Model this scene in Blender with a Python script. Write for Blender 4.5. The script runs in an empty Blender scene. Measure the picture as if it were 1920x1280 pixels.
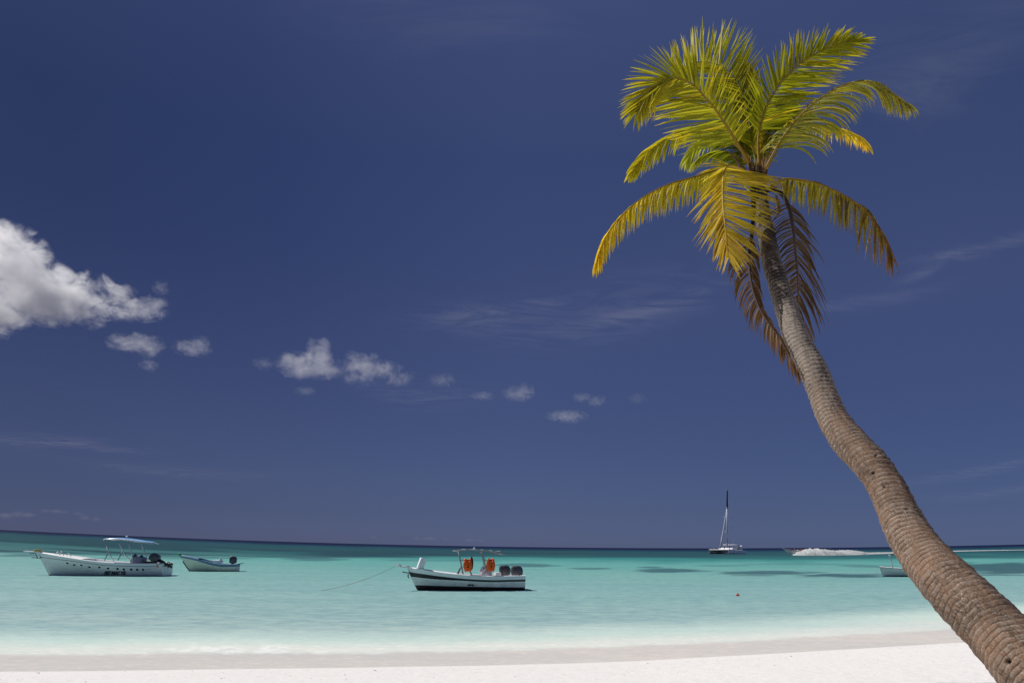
import bpy, bmesh, math, random
import numpy as np
from mathutils import Vector, Matrix, noise as mnoise

random.seed(7)
rng = np.random.default_rng(7)
scene = bpy.context.scene
COL = scene.collection

# ------------------------------------------------------------------ camera
F = 1280.0            # focal length in photograph pixels (1920 wide)
H = 2.5               # eye above the water
SLOPE = 0.0087        # roll of the horizon
ROLL = math.atan(SLOPE)
HC = 1026.0 + SLOPE * (960 - 1100)        # level line at the picture centre
cam_d = bpy.data.cameras.new("camera")
cam_d.lens = 36.0 * F / 1920.0
cam_d.sensor_width = 36.0
cam_d.shift_y = (HC - 640.0) / 1920.0
cam_d.clip_start = 0.1
cam_d.clip_end = 60000
cam = bpy.data.objects.new("camera", cam_d)
COL.objects.link(cam)
rvec = Vector((math.cos(ROLL), 0, math.sin(ROLL)))
uvec = Vector((-math.sin(ROLL), 0, math.cos(ROLL)))
bvec = Vector((0, -1, 0))
cam.matrix_world = Matrix((
    (rvec.x, uvec.x, bvec.x, 0), (rvec.y, uvec.y, bvec.y, 0),
    (rvec.z, uvec.z, bvec.z, H), (0, 0, 0, 1)))
scene.camera = cam


def at(px, py, d):
    """point at depth d (metres along the view) seen at photograph pixel px, py"""
    u = (px - 960) / F
    v = (HC - py) / F
    p = rvec * u + uvec * v + Vector((0, 1, 0))
    return Vector((0, 0, H)) + p * d


# ------------------------------------------------------------------ helpers
def link(o, parent=None):
    COL.objects.link(o)
    if parent is not None:
        o.parent = parent
    return o


def tag(o, label=None, cat=None, group=None, kind=None):
    if label: o["label"] = label
    if cat: o["category"] = cat
    if group: o["group"] = group
    if kind: o["kind"] = kind
    return o


def empty(name, loc=(0, 0, 0), rz=0.0):
    o = bpy.data.objects.new(name, None)
    o.empty_display_size = 0.2
    o.location = loc
    o.rotation_euler = (0, 0, rz)
    return link(o)


class MB:
    def __init__(self):
        self.v = []; self.f = []; self.m = []; self.s = []

    def add(self, verts, faces, mi=0, smooth=True):
        b = len(self.v)
        self.v += [tuple(p) for p in verts]
        for f in faces:
            self.f.append([b + i for i in f]); self.m.append(mi); self.s.append(smooth)
        return self

    def grid(self, rows, mi=0, close=False, smooth=True):
        """rows: list of equal-length point lists"""
        n = len(rows[0]); verts = [p for r in rows for p in r]; faces = []
        for i in range(len(rows) - 1):
            for j in range(n if close else n - 1):
                k = (j + 1) % n
                faces.append((i * n + j, i * n + k, (i + 1) * n + k, (i + 1) * n + j))
        return self.add(verts, faces, mi, smooth)

    def tube(self, path, r, seg=8, mi=0, caps=True, flat=1.0):
        P = [Vector(p) for p in path]; n = len(P)
        rr = r if isinstance(r, (list, tuple)) else [r] * n
        rows = []; prev = None
        for i in range(n):
            t = (P[min(i + 1, n - 1)] - P[max(i - 1, 0)]).normalized()
            if prev is None:
                a = Vector((0, 0, 1)) if abs(t.z) < .9 else Vector((1, 0, 0))
                s = t.cross(a).normalized()
            else:
                s = (prev - t * prev.dot(t)).normalized()
            prev = s; b = t.cross(s)
            rows.append([P[i] + (s * math.cos(2 * math.pi * k / seg) + b * math.sin(2 * math.pi * k / seg) * flat) * rr[i] for k in range(seg)])
        self.grid(rows, mi, True)
        if caps:
            self.add(rows[0], [tuple(range(seg))[::-1]], mi); self.add(rows[-1], [tuple(range(seg))], mi)
        return self

    def box(self, c, size, mi=0, rot=None, bev=0.0):
        bm = bmesh.new(); bmesh.ops.create_cube(bm, size=1)
        bmesh.ops.scale(bm, vec=size, verts=bm.verts)
        if bev > 0:
            bmesh.ops.bevel(bm, geom=bm.edges[:], offset=bev, segments=2, affect='EDGES', profile=.6)
        if rot is not None:
            bmesh.ops.rotate(bm, cent=(0, 0, 0), matrix=rot, verts=bm.verts)
        bmesh.ops.translate(bm, vec=c, verts=bm.verts)
        bm.verts.index_update()
        self.add([v.co[:] for v in bm.verts], [[v.index for v in f.verts] for f in bm.faces], mi, bev > 0)
        bm.free(); return self

    def loft(self, secs, mi=0, caps=True):
        """closed rings"""
        self.grid(secs, mi, True)
        n = len(secs[0])
        if caps:
            self.add(secs[0], [tuple(range(n))[::-1]], mi); self.add(secs[-1], [tuple(range(n))], mi)
        return self

    def ellipsoid(self, c, r, seg=14, ring=9, mi=0):
        rows = []
        for i in range(ring + 1):
            a = math.pi * i / ring
            rows.append([(c[0] + r[0] * math.sin(a) * math.cos(2 * math.pi * j / seg),
                          c[1] + r[1] * math.sin(a) * math.sin(2 * math.pi * j / seg),
                          c[2] - r[2] * math.cos(a)) for j in range(seg)])
        return self.grid(rows, mi, True)

    def build(self, name, mats, parent=None):
        me = bpy.data.meshes.new(name)
        me.from_pydata(self.v, [], self.f)
        mats = mats if isinstance(mats, (list, tuple)) else [mats]
        for m in mats: me.materials.append(m)
        me.polygons.foreach_set("material_index", self.m)
        me.polygons.foreach_set("use_smooth", self.s)
        me.validate()
        bm = bmesh.new(); bm.from_mesh(me)
        bmesh.ops.remove_doubles(bm, verts=bm.verts, dist=1e-5)
        bmesh.ops.recalc_face_normals(bm, faces=bm.faces)
        bm.to_mesh(me); bm.free(); me.update()
        o = bpy.data.objects.new(name, me)
        return link(o, parent)


class NT:
    """tiny node-tree writer"""
    def __init__(self, tree):
        self.t = tree; self.n = tree.nodes; self.l = tree.links

    def new(self, typ, **kw):
        n = self.n.new(typ)
        for k, v in kw.items(): setattr(n, k, v)
        return n

    def put(self, sock, val):
        if val is None: return
        if isinstance(val, bpy.types.NodeSocket): self.l.new(val, sock)
        else: sock.default_value = val

    def math(self, op, a, b=None, c=None, clamp=False):
        n = self.new("ShaderNodeMath", operation=op, use_clamp=clamp)
        for i, x in enumerate((a, b, c)): self.put(n.inputs[i], x)
        return n.outputs[0]

    def vmath(self, op, a, b=None, out=0):
        n = self.new("ShaderNodeVectorMath", operation=op)
        self.put(n.inputs[0], a)
        if b is not None: self.put(n.inputs[3 if op == 'SCALE' else 1], b)
        return n.outputs[out]

    def noise(self, vec, scale, detail=4, rough=.5, dist=0.0):
        n = self.new("ShaderNodeTexNoise")
        if vec is not None: self.put(n.inputs["Vector"], vec)
        n.inputs["Scale"].default_value = scale; n.inputs["Detail"].default_value = detail
        n.inputs["Roughness"].default_value = rough; n.inputs["Distortion"].default_value = dist
        return n.outputs[0]

    def mix(self, fac, a, b, blend='MIX'):
        n = self.new("ShaderNodeMix", data_type='RGBA', blend_type=blend)
        self.put(n.inputs[0], fac); self.put(n.inputs[6], a); self.put(n.inputs[7], b)
        return n.outputs[2]

    def ramp(self, fac, stops, interp='LINEAR'):
        n = self.new("ShaderNodeValToRGB"); cr = n.color_ramp; cr.interpolation = interp
        while len(cr.elements) < len(stops): cr.elements.new(.5)
        for e, (p, c) in zip(cr.elements, stops):
            e.position = p; e.color = (*c[:3], 1) if len(c) >= 3 else (c[0],) * 3 + (1,)
        self.put(n.inputs[0], fac)
        return n.outputs[0]

    def mapr(self, v, a, b, c, d, smooth=True):
        n = self.new("ShaderNodeMapRange", interpolation_type='SMOOTHSTEP' if smooth else 'LINEAR')
        for i, x in enumerate((v, a, b, c, d)): self.put(n.inputs[i], x)
        return n.outputs[0]

    def mapping(self, vec, scale=(1, 1, 1), rot=(0, 0, 0), loc=(0, 0, 0)):
        n = self.new("ShaderNodeMapping")
        self.put(n.inputs[0], vec); n.inputs[1].default_value = loc; n.inputs[2].default_value = rot; n.inputs[3].default_value = scale
        return n.outputs[0]

    def attr(self, name, out="Color"):
        n = self.new("ShaderNodeAttribute", attribute_name=name)
        return n.outputs[out]

    def coord(self, out="Object"):
        return self.new("ShaderNodeTexCoord").outputs[out]

    def bump(self, h, strength=.3, dist=.02):
        n = self.new("ShaderNodeBump"); self.put(n.inputs["Height"], h)
        n.inputs["Strength"].default_value = strength; n.inputs["Distance"].default_value = dist
        return n.outputs[0]


def new_mat(name):
    m = bpy.data.materials.new(name); m.use_nodes = True
    m.node_tree.nodes.clear()
    t = NT(m.node_tree); out = t.new("ShaderNodeOutputMaterial")
    return m, t, out


def c4(c): return (c[0], c[1], c[2], 1.0)


def paint(name, col, rough=.45, spec=.4, metal=0.0, var=.12, scale=3.0, dirt=None):
    """a painted or moulded surface with slight uneven colour"""
    m, t, out = new_mat(name)
    b = t.new("ShaderNodeBsdfPrincipled")
    n = t.noise(t.coord(), scale, 5, .6)
    lo = c4([x * (1 - var) for x in col]); hi = c4([min(1, x * (1 + var * .6)) for x in col])
    c = t.mix(n, lo, hi)
    if dirt:
        n2 = t.noise(t.mapping(t.coord(), (1.2, 1.2, 4)), 2.2, 6, .65)
        c = t.mix(t.mapr(n2, .48, .7, 0, .5), c, c4(dirt))
    t.put(b.inputs["Base Color"], c)
    t.put(b.inputs["Roughness"], t.mapr(n, .3, .7, rough * .85, min(1, rough * 1.15)))
    b.inputs["Specular IOR Level"].default_value = spec
    b.inputs["Metallic"].default_value = metal
    t.l.new(b.outputs[0], out.inputs[0])
    return m


def s2l(r, g, b):
    f = lambda c: (c / 255 / 12.92) if c / 255 <= .04045 else ((c / 255 + .055) / 1.055) ** 2.4
    return np.array([f(r), f(g), f(b)])


def sst(a, b, x):
    t = np.clip((np.asarray(x, float) - a) / (b - a), 0, 1)
    return t * t * (3 - 2 * t)


def catmull(pts, n):
    P = [np.array(p, float) for p in pts]
    P = [2 * P[0] - P[1]] + P + [2 * P[-1] - P[-2]]
    out = []
    m = len(P) - 3
    for i in range(n):
        x = i / (n - 1) * m; k = min(int(x), m - 1); u = x - k
        a, b, c, d = P[k:k + 4]
        out.append(.5 * (2 * b + (c - a) * u + (2 * a - 5 * b + 4 * c - d) * u * u + (3 * b - a - 3 * c + d) * u ** 3))
    return out


# ------------------------------------------------------------------ the sea surface
def line_y(px): return 1026.0 + SLOPE * (px - 1100)            # level line through the picture
def hor_y(px): return 1027.0 - 1.98e-5 * (px - 1320.0) ** 2     # horizon of the photograph


def swell(u, y):
    """height of the sea (the far sea lifts very slightly to either side); u = x / y"""
    px = 960 + np.asarray(u, float) * F
    o = np.maximum(line_y(px) - hor_y(px), 0) / F
    return np.minimum(o, .03) * y * sst(math.log(70), math.log(700), np.log(np.maximum(y, 1)))


def water_at(px, py):
    """where the sight line through px, py meets the sea"""
    lo, hi = 5.0, 15000.0
    for _ in range(60):
        mid = math.sqrt(lo * hi)
        p = at(px, py, mid)
        if p.z > float(swell(p.x / p.y, p.y)): lo = mid
        else: hi = mid
    p = at(px, py, lo)
    return Vector((p.x, p.y, float(swell(p.x / p.y, p.y))))


SHORE = [(-900, 1262), (0, 1258), (300, 1255), (600, 1251), (900, 1247), (1050, 1243), (1200, 1238), (1400, 1227),
         (1600, 1216), (1800, 1204), (1920, 1197), (2300, 1180), (2900, 1160)]
_sx = np.array([a for a, b in SHORE], float); _sy = np.array([b for a, b in SHORE], float)
def shore_row(px): return np.interp(px, _sx, _sy)
def shore_dist(u):
    px = 960 + np.asarray(u, float) * F
    return F * H / (shore_row(px) - line_y(px))


def vnoise(x, y, seed=0.0):
    """smooth value noise on arrays"""
    xi = np.floor(x); yi = np.floor(y); fx = x - xi; fy = y - yi
    h = lambda a, b: np.modf(np.abs(np.sin(a * 127.1 + b * 311.7 + seed * 74.7) * 43758.5453))[0]
    sx = fx * fx * (3 - 2 * fx); sy = fy * fy * (3 - 2 * fy)
    return (h(xi, yi) * (1 - sx) + h(xi + 1, yi) * sx) * (1 - sy) + (h(xi, yi + 1) * (1 - sx) + h(xi + 1, yi + 1) * sx) * sy


def fbm(x, y, seed=0.0, o=4):
    s = 0; a = .5
    for i in range(o):
        s = s + a * vnoise(x * 2 ** i, y * 2 ** i, seed + i); a *= .5
    return s / (1 - .5 ** o)


def add_color(me, name, arr):
    a = me.attributes.new(name, 'FLOAT_COLOR', 'POINT')
    buf = np.ones((len(me.vertices), 4), np.float32); buf[:, :arr.shape[1]] = arr
    a.data.foreach_set("color", buf.ravel())


def grid_mesh(name, X, Y, Z):
    r, c = X.shape
    me = bpy.data.meshes.new(name)
    idx = np.arange(r * c).reshape(r, c)
    q = np.stack([idx[:-1, :-1], idx[:-1, 1:], idx[1:, 1:], idx[1:, :-1]], -1).reshape(-1, 4)
    me.vertices.add(r * c); me.vertices.foreach_set("co", np.stack([X, Y, Z], -1).astype(np.float32).ravel())
    me.loops.add(q.size); me.loops.foreach_set("vertex_index", q.astype(np.int32).ravel())
    me.polygons.add(len(q)); me.polygons.foreach_set("loop_start", np.arange(0, q.size, 4, dtype=np.int32))
    me.polygons.foreach_set("use_smooth", np.ones(len(q), bool))
    me.update(calc_edges=True); me.validate()
    return me


def build_sea():
    pxs = np.concatenate([np.arange(-900, -20, 22), np.arange(-20, 1941, 7), np.arange(1950, 2901, 22)]).astype(float)
    rows = np.concatenate([np.arange(330, 30, -1.0), np.arange(30, 10, -.5), np.arange(10, .3, -.2), [.3, .25, .2]])
    yd = F * H / rows
    PX, YD = np.meshgrid(pxs, yd)
    U = (PX - 960) / F
    Z = swell(U, YD)
    X = U * YD
    # picture row of each point, only to lay out depth and seabed where the photograph shows them
    O = np.maximum(line_y(PX) - hor_y(PX), 0)
    S = sst(math.log(70), math.log(700), np.log(YD))
    row = line_y(PX) + F * H / YD - O * S
    hy = row - hor_y(PX)                        # rows below the horizon
    s = shore_row(PX) - row                     # rows seaward of the waterline
    me = grid_mesh("water", X, YD, Z)
    G = s2l
    n1 = fbm(X * .05, np.log(YD) * 9, 3.0)
    n2 = fbm(PX * .012, row * .16, 5.0)
    stops = [(0, (8, 18, 52)), (3.0, (10, 24, 58)), (5.0, (24, 58, 76)), (8, (38, 84, 92)), (14, (46, 98, 102)), (20, (62, 134, 130)), (30, (104, 168, 159)),
             (50, (126, 174, 167)), (80, (140, 178, 174)), (125, (154, 184, 180)), (160, (162, 186, 183)), (260, (150, 186, 184))]
    hs = np.array([a for a, b in stops], float); cs = np.array([G(*b) for a, b in stops])
    hyw = hy + (n2 - .5) * np.minimum(hy * .35, 10)
    col = np.stack([np.interp(hyw, hs, cs[:, k]) for k in range(3)], -1)
    # the dark deep band under the horizon, wide at the left
    wid = np.interp(PX, [-900, 0, 480, 900, 1300, 1700, 2000], [54, 43, 32, 20, 20, 22, 24])
    streak = fbm(PX * .004 + 3, hy * .25, 8.0)
    dark = sst(5, 11, hy) * (1 - sst(wid - 3, wid + 3, hy + (streak - .5) * 9)) * (.72 + .4 * sst(.35, .62, streak))
    dark *= np.interp(PX, [0, 900, 1300, 1920], [1, 1, .8, .6])
    grass = np.zeros_like(PX)
    patches = [(30, 1041, 60, 3, .7), (590, 1048, 70, 4, .75), (640, 1042, 160, 3, .5), (985, 1059, 60, 4, .8), (1105, 1065.5, 40, 2.2, .7), (1258, 1069, 75, 4.2, 1), (1222, 1063, 32, 2, .8),
               (1445, 1073, 95, 4.5, 1), (1590, 1078.5, 115, 4.0, 1.1), (1628, 1061, 60, 3, .6), (1420, 1078, 50, 2, .6), (1890, 1066, 110, 13, 1.1), (1770, 1056, 70, 4, .8),
               (2050, 1062, 170, 14, 1), (1350, 1060, 60, 1.6, .45), (-160, 1060, 120, 8, .8), (300, 1046, 180, 2, .4), (820, 1050, 120, 2, .35), (1500, 1057, 140, 2, .35), (1850, 1044, 100, 3, .6)]
    for (cx, cy, rx, ry, w) in patches:
        q = ((PX - cx) / rx) ** 2 + ((row - cy) / ry) ** 2
        q = q + (fbm(PX * .02, row * .45, cx) - .5) * 1.5
        grass = np.maximum(grass, w * (1 - sst(.35, 1.15, q)))
    # shallow zone: pale green, then foam, then a film of water over wet sand
    k = np.interp(PX, [0, 900, 1700], [1.08, 1.0, .95])
    sw = s / k + (fbm(PX * .006, row * .02, 11.0) - .5) * 9 + (fbm(PX * .05, row * .12, 12.0) - .5) * 4
    pale = 1 - sst(52, 82, sw); cream = (1 - sst(34, 54, sw)); grey = (1 - sst(24, 31, sw))
    mixc = lambda a, b, f: a * (1 - f[..., None]) + np.array(b) * f[..., None]
    col = mixc(col, G(44, 78, 84), np.clip(dark * .9, 0, 1))
    col = mixc(col, G(48, 76, 90), np.clip(grass * .72, 0, 1))
    col = mixc(col, G(196, 213, 204), pale * .85)
    col = mixc(col, G(220, 220, 212), cream * .8)
    col = mixc(col, G(204, 198, 192), grey)
    alpha = grey
    foam = .55 * cream * (1 - grey) * sst(.52, .68, fbm(PX * .03, row * .12, 17.)) * np.exp(-((PX - 440) / 330) ** 2)
    add_color(me, "bed", col.reshape(-1, 3))
    add_color(me, "film", np.stack([alpha, foam, pale], -1).reshape(-1, 3))
    m, t, out = new_mat("sea_water")
    bed = t.attr("bed"); film = t.new("ShaderNodeSeparateColor"); t.l.new(t.attr("film"), film.inputs[0])
    P = t.coord("Object")
    # ripples: long crests along the shore, finer ones on top
    w1 = t.noise(t.mapping(P, (.8, 1.5, 1), (0, 0, .12)), 1.3, 6, .68)
    w2 = t.noise(t.mapping(P, (2.2, 3.6, 1), (0, 0, .25)), 2.4, 5, .65)
    w3 = t.noise(t.mapping(P, (.05, .25, 1), (0, 0, -.06)), 1.0, 4, .6)
    hgt = t.math('ADD', t.math('MULTIPLY', w1, .7), t.math('MULTIPLY', w2, .4))
    col1 = t.mix(t.mapr(w3, .3, .7, 0, .8), bed, t.mix(1.0, bed, (.82, .88, .92, 1), 'MULTIPLY'))
    col1 = t.mix(t.math('MULTIPLY', t.mapr(w1, .38, .66, .0, 1), t.math('SUBTRACT', 1.0, t.math('MULTIPLY', film.outputs[2], .8))), col1, t.mix(1.0, col1, (.74, .80, .86, 1), 'MULTIPLY'))
    col1 = t.mix(t.mapr(t.noise(t.mapping(P, (1.0, 2.4, 1), (0, 0, .1)), 3.0, 4, .7), .5, .7, 0, 1), col1, t.mix(1.0, col1, (1.25, 1.14, 1.12, 1), 'MULTIPLY'))  # ripple highlights painted into the water colour as brighter flecks
    fo = t.math('MULTIPLY', film.outputs[1], t.mapr(t.noise(t.mapping(P, (1.5, 4, 1)), 2.5, 5, .7), .42, .58, 0, 1))
    col1 = t.mix(fo, col1, (.93, .94, .93, 1))
    dif = t.new("ShaderNodeBsdfDiffuse"); t.put(dif.inputs[0], col1)
    bmp = t.bump(hgt, .55, .16); t.put(dif.inputs["Normal"], t.bump(hgt, .25, .1))
    glo = t.new("ShaderNodeBsdfGlossy"); glo.inputs["Roughness"].default_value = .16; t.put(glo.inputs["Normal"], bmp)
    fr = t.new("ShaderNodeFresnel"); fr.inputs[0].default_value = 1.33; t.put(fr.inputs["Normal"], bmp)
    fac = t.mapr(fr.outputs[0], .02, 1.0, .03, .17, False)
    fac = t.math('MULTIPLY', fac, t.math('SUBTRACT', 1.0, t.math('MULTIPLY', film.outputs[2], .8)))
    ms = t.new("ShaderNodeMixShader"); t.put(ms.inputs[0], fac); t.l.new(dif.outputs[0], ms.inputs[1]); t.l.new(glo.outputs[0], ms.inputs[2])
    t.l.new(ms.outputs[0], out.inputs[0])
    me.materials.append(m)
    o = link(bpy.data.objects.new("water", me)); tag(o, kind="structure")
    return o


def sand_z(x, y):
    ys = shore_dist(np.asarray(x, float) / np.maximum(y, 4.0))
    s = ys - y                                   # metres inland
    z = np.where(s > 0, 1.2 * (1 - np.exp(-np.maximum(s, 0) / 9.0)), s * .11)
    return z + .012 * (fbm(x * 1.2, y * 1.2, 21.) - .5) * sst(0, 1.5, s) + .05 * (fbm(x * .25, y * .25, 22.) - .5) * sst(1, 4, s)


def build_sand():
    xs = np.concatenate([np.arange(-60, -14, 1.5), np.arange(-14, 20, .14), np.arange(20, 61, 1.5)])
    ys = np.concatenate([np.arange(-25, 4, .8), np.arange(4, 22, .1), np.arange(22, 40, .6)])
    X, Y = np.meshgrid(xs, ys)
    Z = sand_z(X, Y)
    me = grid_mesh("sand", X, Y, Z)
    s = shore_dist(X / np.maximum(Y, 4.0)) - Y
    wet = 1 - sst(-.15, .38, s + (fbm(X * .5, Y * .5, 31.) - .5) * .5)
    litter = np.exp(-((s - 1.9 - .5 * np.sin(X * .4)) / 1.0) ** 2)
    add_color(me, "wet", np.stack([wet, litter, wet * 0], -1).reshape(-1, 3))
    m, t, out = new_mat("beach_sand")
    w = t.new("ShaderNodeSeparateColor"); t.l.new(t.attr("wet"), w.inputs[0])
    P = t.coord("Object")
    g = t.noise(P, 60, 4, .7); g2 = t.noise(P, 5, 5, .65); g3 = t.noise(t.mapping(P, (.6, 1.6, 1)), 1.3, 4, .6)
    dry = t.mix(g, (.70, .675, .655, 1), (.84, .825, .81, 1))
    dry = t.mix(t.mapr(g2, .5, .72, 0, .22), dry, (.60, .53, .48, 1))
    sp = t.noise(t.mapping(P, (.8, 1.8, 1)), 9, 5, .78)
    dry = t.mix(t.math('MULTIPLY', t.mapr(sp, .54, .66, 0, .75), t.math('ADD', t.math('MULTIPLY', w.outputs[1], .8), .2)), dry, (.46, .37, .31, 1))
    wetc = t.mix(g3, (.52, .475, .44, 1), (.60, .555, .52, 1))
    c = t.mix(w.outputs[0], dry, wetc)
    b = t.new("ShaderNodeBsdfPrincipled"); t.put(b.inputs["Base Color"], c)
    t.put(b.inputs["Roughness"], t.mapr(w.outputs[0], 0, 1, .95, .45)); b.inputs["Specular IOR Level"].default_value = .25
    hh = t.math('ADD', t.math('MULTIPLY', g2, .8), t.math('MULTIPLY', g, .25))
    t.put(b.inputs["Normal"], t.bump(hh, .6, .08))
    t.l.new(b.outputs[0], out.inputs[0])
    me.materials.append(m)
    o = link(bpy.data.objects.new("sand", me)); tag(o, kind="structure")
    # washed-up bits along the drift line
    mb = MB()
    for i in range(300):
        px = random.uniform(-150, 2050); ys_ = float(shore_dist((px - 960) / F))
        yy = ys_ - abs(random.gauss(1.7, 1.1)) - .45
        if random.random() < .25: yy = ys_ - random.uniform(.5, 6)
        x = (px - 960) / F * yy; z = float(sand_z(np.array([x]), np.array([yy]))[0])
        L = random.uniform(.006, .02) * (2.0 if random.random() < .07 else 1); a = random.uniform(0, 6.28)
        d = Vector((math.cos(a), math.sin(a), 0)); n = Vector((-d.y, d.x, 0)); c = Vector((x, yy, z))
        mb.add([c - d * L, c + n * L * .35 + Vector((0, 0, L * .3)), c + d * L + Vector((0, 0, L * .2)), c - n * L * .35 + Vector((0, 0, L * .15)), c + Vector((0, 0, L * .55))],
               [(0, 1, 4), (1, 2, 4), (2, 3, 4), (3, 0, 4)], random.choice([0, 0, 1]), False)
    o2 = mb.build("seaweed_litter", [paint("dry_weed", (.42, .30, .22), .9, .1, var=.3, scale=9), paint("coral_bits", (.62, .50, .43), .9, .1, var=.3, scale=9)])
    tag(o2, kind="stuff")


# ------------------------------------------------------------------ the coconut palm
TR = [  # axis in the photograph: px, py, width across, depth
    (1420, 322, 30, 11.0), (1424, 360, 29, 10.8), (1429, 400, 29, 10.5), (1438.5, 447, 31, 10.0), (1447.5, 494, 34, 9.6), (1462.5, 541, 36.5, 9.3),
    (1477, 587, 39, 9.0), (1493, 634, 44, 8.5), (1510, 666, 46, 8.25), (1525.5, 694, 47, 8.0), (1543.5, 741, 48, 7.75), (1563, 788, 51, 7.45),
    (1597, 834, 59, 7.1), (1630, 867, 60, 6.8), (1662, 914, 63, 6.55), (1684, 960, 68, 6.3), (1708, 1007, 75, 6.0),
    (1739, 1050, 84, 5.7), (1776, 1090, 93, 5.4), (1823, 1138, 101, 5.1), (1874, 1189, 106, 4.85), (1916, 1236, 111, 4.62),
    (1968, 1297, 118, 4.35), (2035, 1378, 128, 4.05), (2120, 1480, 142, 3.75), (2200, 1580, 165, 3.5), (2260, 1660, 190, 3.3)]


def build_trunk(parent, origin):
    P = [at(a, b, d) for a, b, w, d in TR]; R = [w * d / F / 2 * (.95 if b < 700 else .985) for a, b, w, d in TR]
    dat = catmull([(p.x, p.y, p.z, r) for p, r in zip(P, R)], 1400)
    pts = np.array([q[:3] for q in dat]); rad = np.array([q[3] for q in dat])
    seg = np.linalg.norm(np.diff(pts, axis=0), axis=1); cum = np.concatenate([[0], np.cumsum(seg)])
    Ltot = cum[-1]; n = int(Ltot / .0095)
    S = np.linspace(0, Ltot, n)
    pts = np.stack([np.interp(S, cum, pts[:, k]) for k in range(3)], -1); rad = np.interp(S, cum, rad)
    T = np.gradient(pts, axis=0); T /= np.linalg.norm(T, axis=1)[:, None]
    A = np.zeros_like(T); prev = np.array([1.0, 0, 0])
    for i in range(n):
        a = prev - T[i] * prev.dot(T[i]); a /= np.linalg.norm(a); A[i] = a; prev = a
    B = np.cross(T, A)
    m = 72; ph = np.linspace(0, 2 * math.pi, m, endpoint=False)
    PH, SS = np.meshgrid(ph, S)
    cx, sx = np.cos(PH), np.sin(PH)
    nz = lambda f, g, sd: fbm((cx + 2) * f + SS * g * .0, (sx + 2) * f + SS * g, sd)
    # leaf-scar rings, crooked, closing up towards the crown
    pitch = np.interp(SS, [0, 2.0, 3.2, Ltot], [.036, .046, .076, .050])
    base = np.cumsum(np.full(n, S[1] - S[0]) / pitch[:, 0])
    phase = base[:, None] + .42 * (nz(1.2, .9, 41.) - .5) * 2 + .45 * np.cos(PH - 1.1 + SS * .55) + .5 * (nz(4.0, 3.0, 42.) - .5)
    fr = phase - np.floor(phase); ringid = np.floor(phase)
    rnd = np.modf(np.abs(np.sin(ringid * 12.9898) * 43758.5453))[0]
    amp = np.interp(SS, [0, 1.3, 2.0, 3.0, Ltot * .6, Ltot], [.004, .005, .013, .015, .012, .012]) * (.45 + .9 * rnd)
    saw = np.where(fr < .2, fr / .2, 1 - (fr - .2) / .8)
    disp = amp * saw + .012 * (nz(1.6, 1.1, 43.) - .5) + .008 * (nz(5, 5, 44.) - .5) + .005 * (nz(14, 16, 45.) - .5)
    fib = fbm(PH * 11 / 1.0, SS * 2.2, 46.)
    disp += .004 * (fib - .5) * 2 * sst(3.5, 6, SS)
    RR = rad[:, None] + disp - .004
    V = pts[:, None, :] + A[:, None, :] * (RR * cx)[..., None] + B[:, None, :] * (RR * sx)[..., None]
    hole = np.zeros_like(PH); eye = np.array([0, 0, H])
    for hx, hy_, hr in ((1889, 1238, .017), (1637, 886, .012), (1658, 912, .010), (1643, 853, .009), (1820, 1075, .007), (1700, 955, .007)):
        d_ = np.array(at(hx, hy_, 1)) - eye; d_ /= np.linalg.norm(d_); rel = V - eye; tt = rel @ d_
        off = np.linalg.norm(rel - tt[..., None] * d_, axis=-1); near = tt[off < .03]
        if len(near): hole = np.maximum(hole, np.exp(-(off / hr) ** 4) * (tt < near.min() + .10))
    V -= (A[:, None, :] * cx[..., None] + B[:, None, :] * sx[..., None]) * (hole * .03)[..., None]
    V -= np.array(origin)
    idx = np.arange(n * m).reshape(n, m); nxt = np.roll(idx, -1, axis=1)
    q = np.stack([idx[:-1], nxt[:-1], nxt[1:], idx[1:]], -1).reshape(-1, 4)
    me = bpy.data.meshes.new("trunk")
    me.vertices.add(n * m); me.vertices.foreach_set("co", V.astype(np.float32).ravel())
    me.loops.add(q.size); me.loops.foreach_set("vertex_index", q.astype(np.int32).ravel())
    me.polygons.add(len(q)); me.polygons.foreach_set("loop_start", np.arange(0, q.size, 4, dtype=np.int32))
    me.polygons.foreach_set("use_smooth", np.ones(len(q), bool)); me.update(calc_edges=True); me.validate()
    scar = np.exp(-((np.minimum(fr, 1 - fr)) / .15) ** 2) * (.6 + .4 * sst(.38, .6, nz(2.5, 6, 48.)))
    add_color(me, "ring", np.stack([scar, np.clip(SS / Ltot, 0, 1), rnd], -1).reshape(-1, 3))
    lit_lip = np.exp(-((fr - .30) / .17) ** 2) * sst(.40, .62, nz(3.0, 5, 49.)) * np.interp(SS, [0, 1.5, 2.5, Ltot * .55, Ltot * .75, Ltot], [.3, .4, 1, .9, .6, .5])  # lit upper edge of each ring, put into the colour as a lighter band
    add_color(me, "hole", np.stack([hole, hole, hole], -1).reshape(-1, 3))
    add_color(me, "lit_lip", np.stack([lit_lip, lit_lip, lit_lip], -1).reshape(-1, 3))
    add_color(me, "wrap", np.stack([cx, sx, SS], -1).reshape(-1, 3))
    mt, t, out = new_mat("palm_bark")
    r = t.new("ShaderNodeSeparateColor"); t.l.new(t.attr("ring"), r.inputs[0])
    wv = t.attr("wrap", "Vector")
    fibre = t.noise(t.mapping(wv, (7, 7, 3.5)), 2.0, 5, .7)
    blot = t.noise(t.mapping(wv, (1, 1, 1.6)), 1.6, 6, .68)
    fine = t.noise(t.mapping(wv, (6, 6, 22)), 2.6, 5, .75)
    along = r.outputs[1]
    lich0 = t.noise(t.mapping(wv, (2, 2, 5)), 2.0, 4, .6)
    bl = t.mapr(blot, .32, .68, 0, 1)
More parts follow.
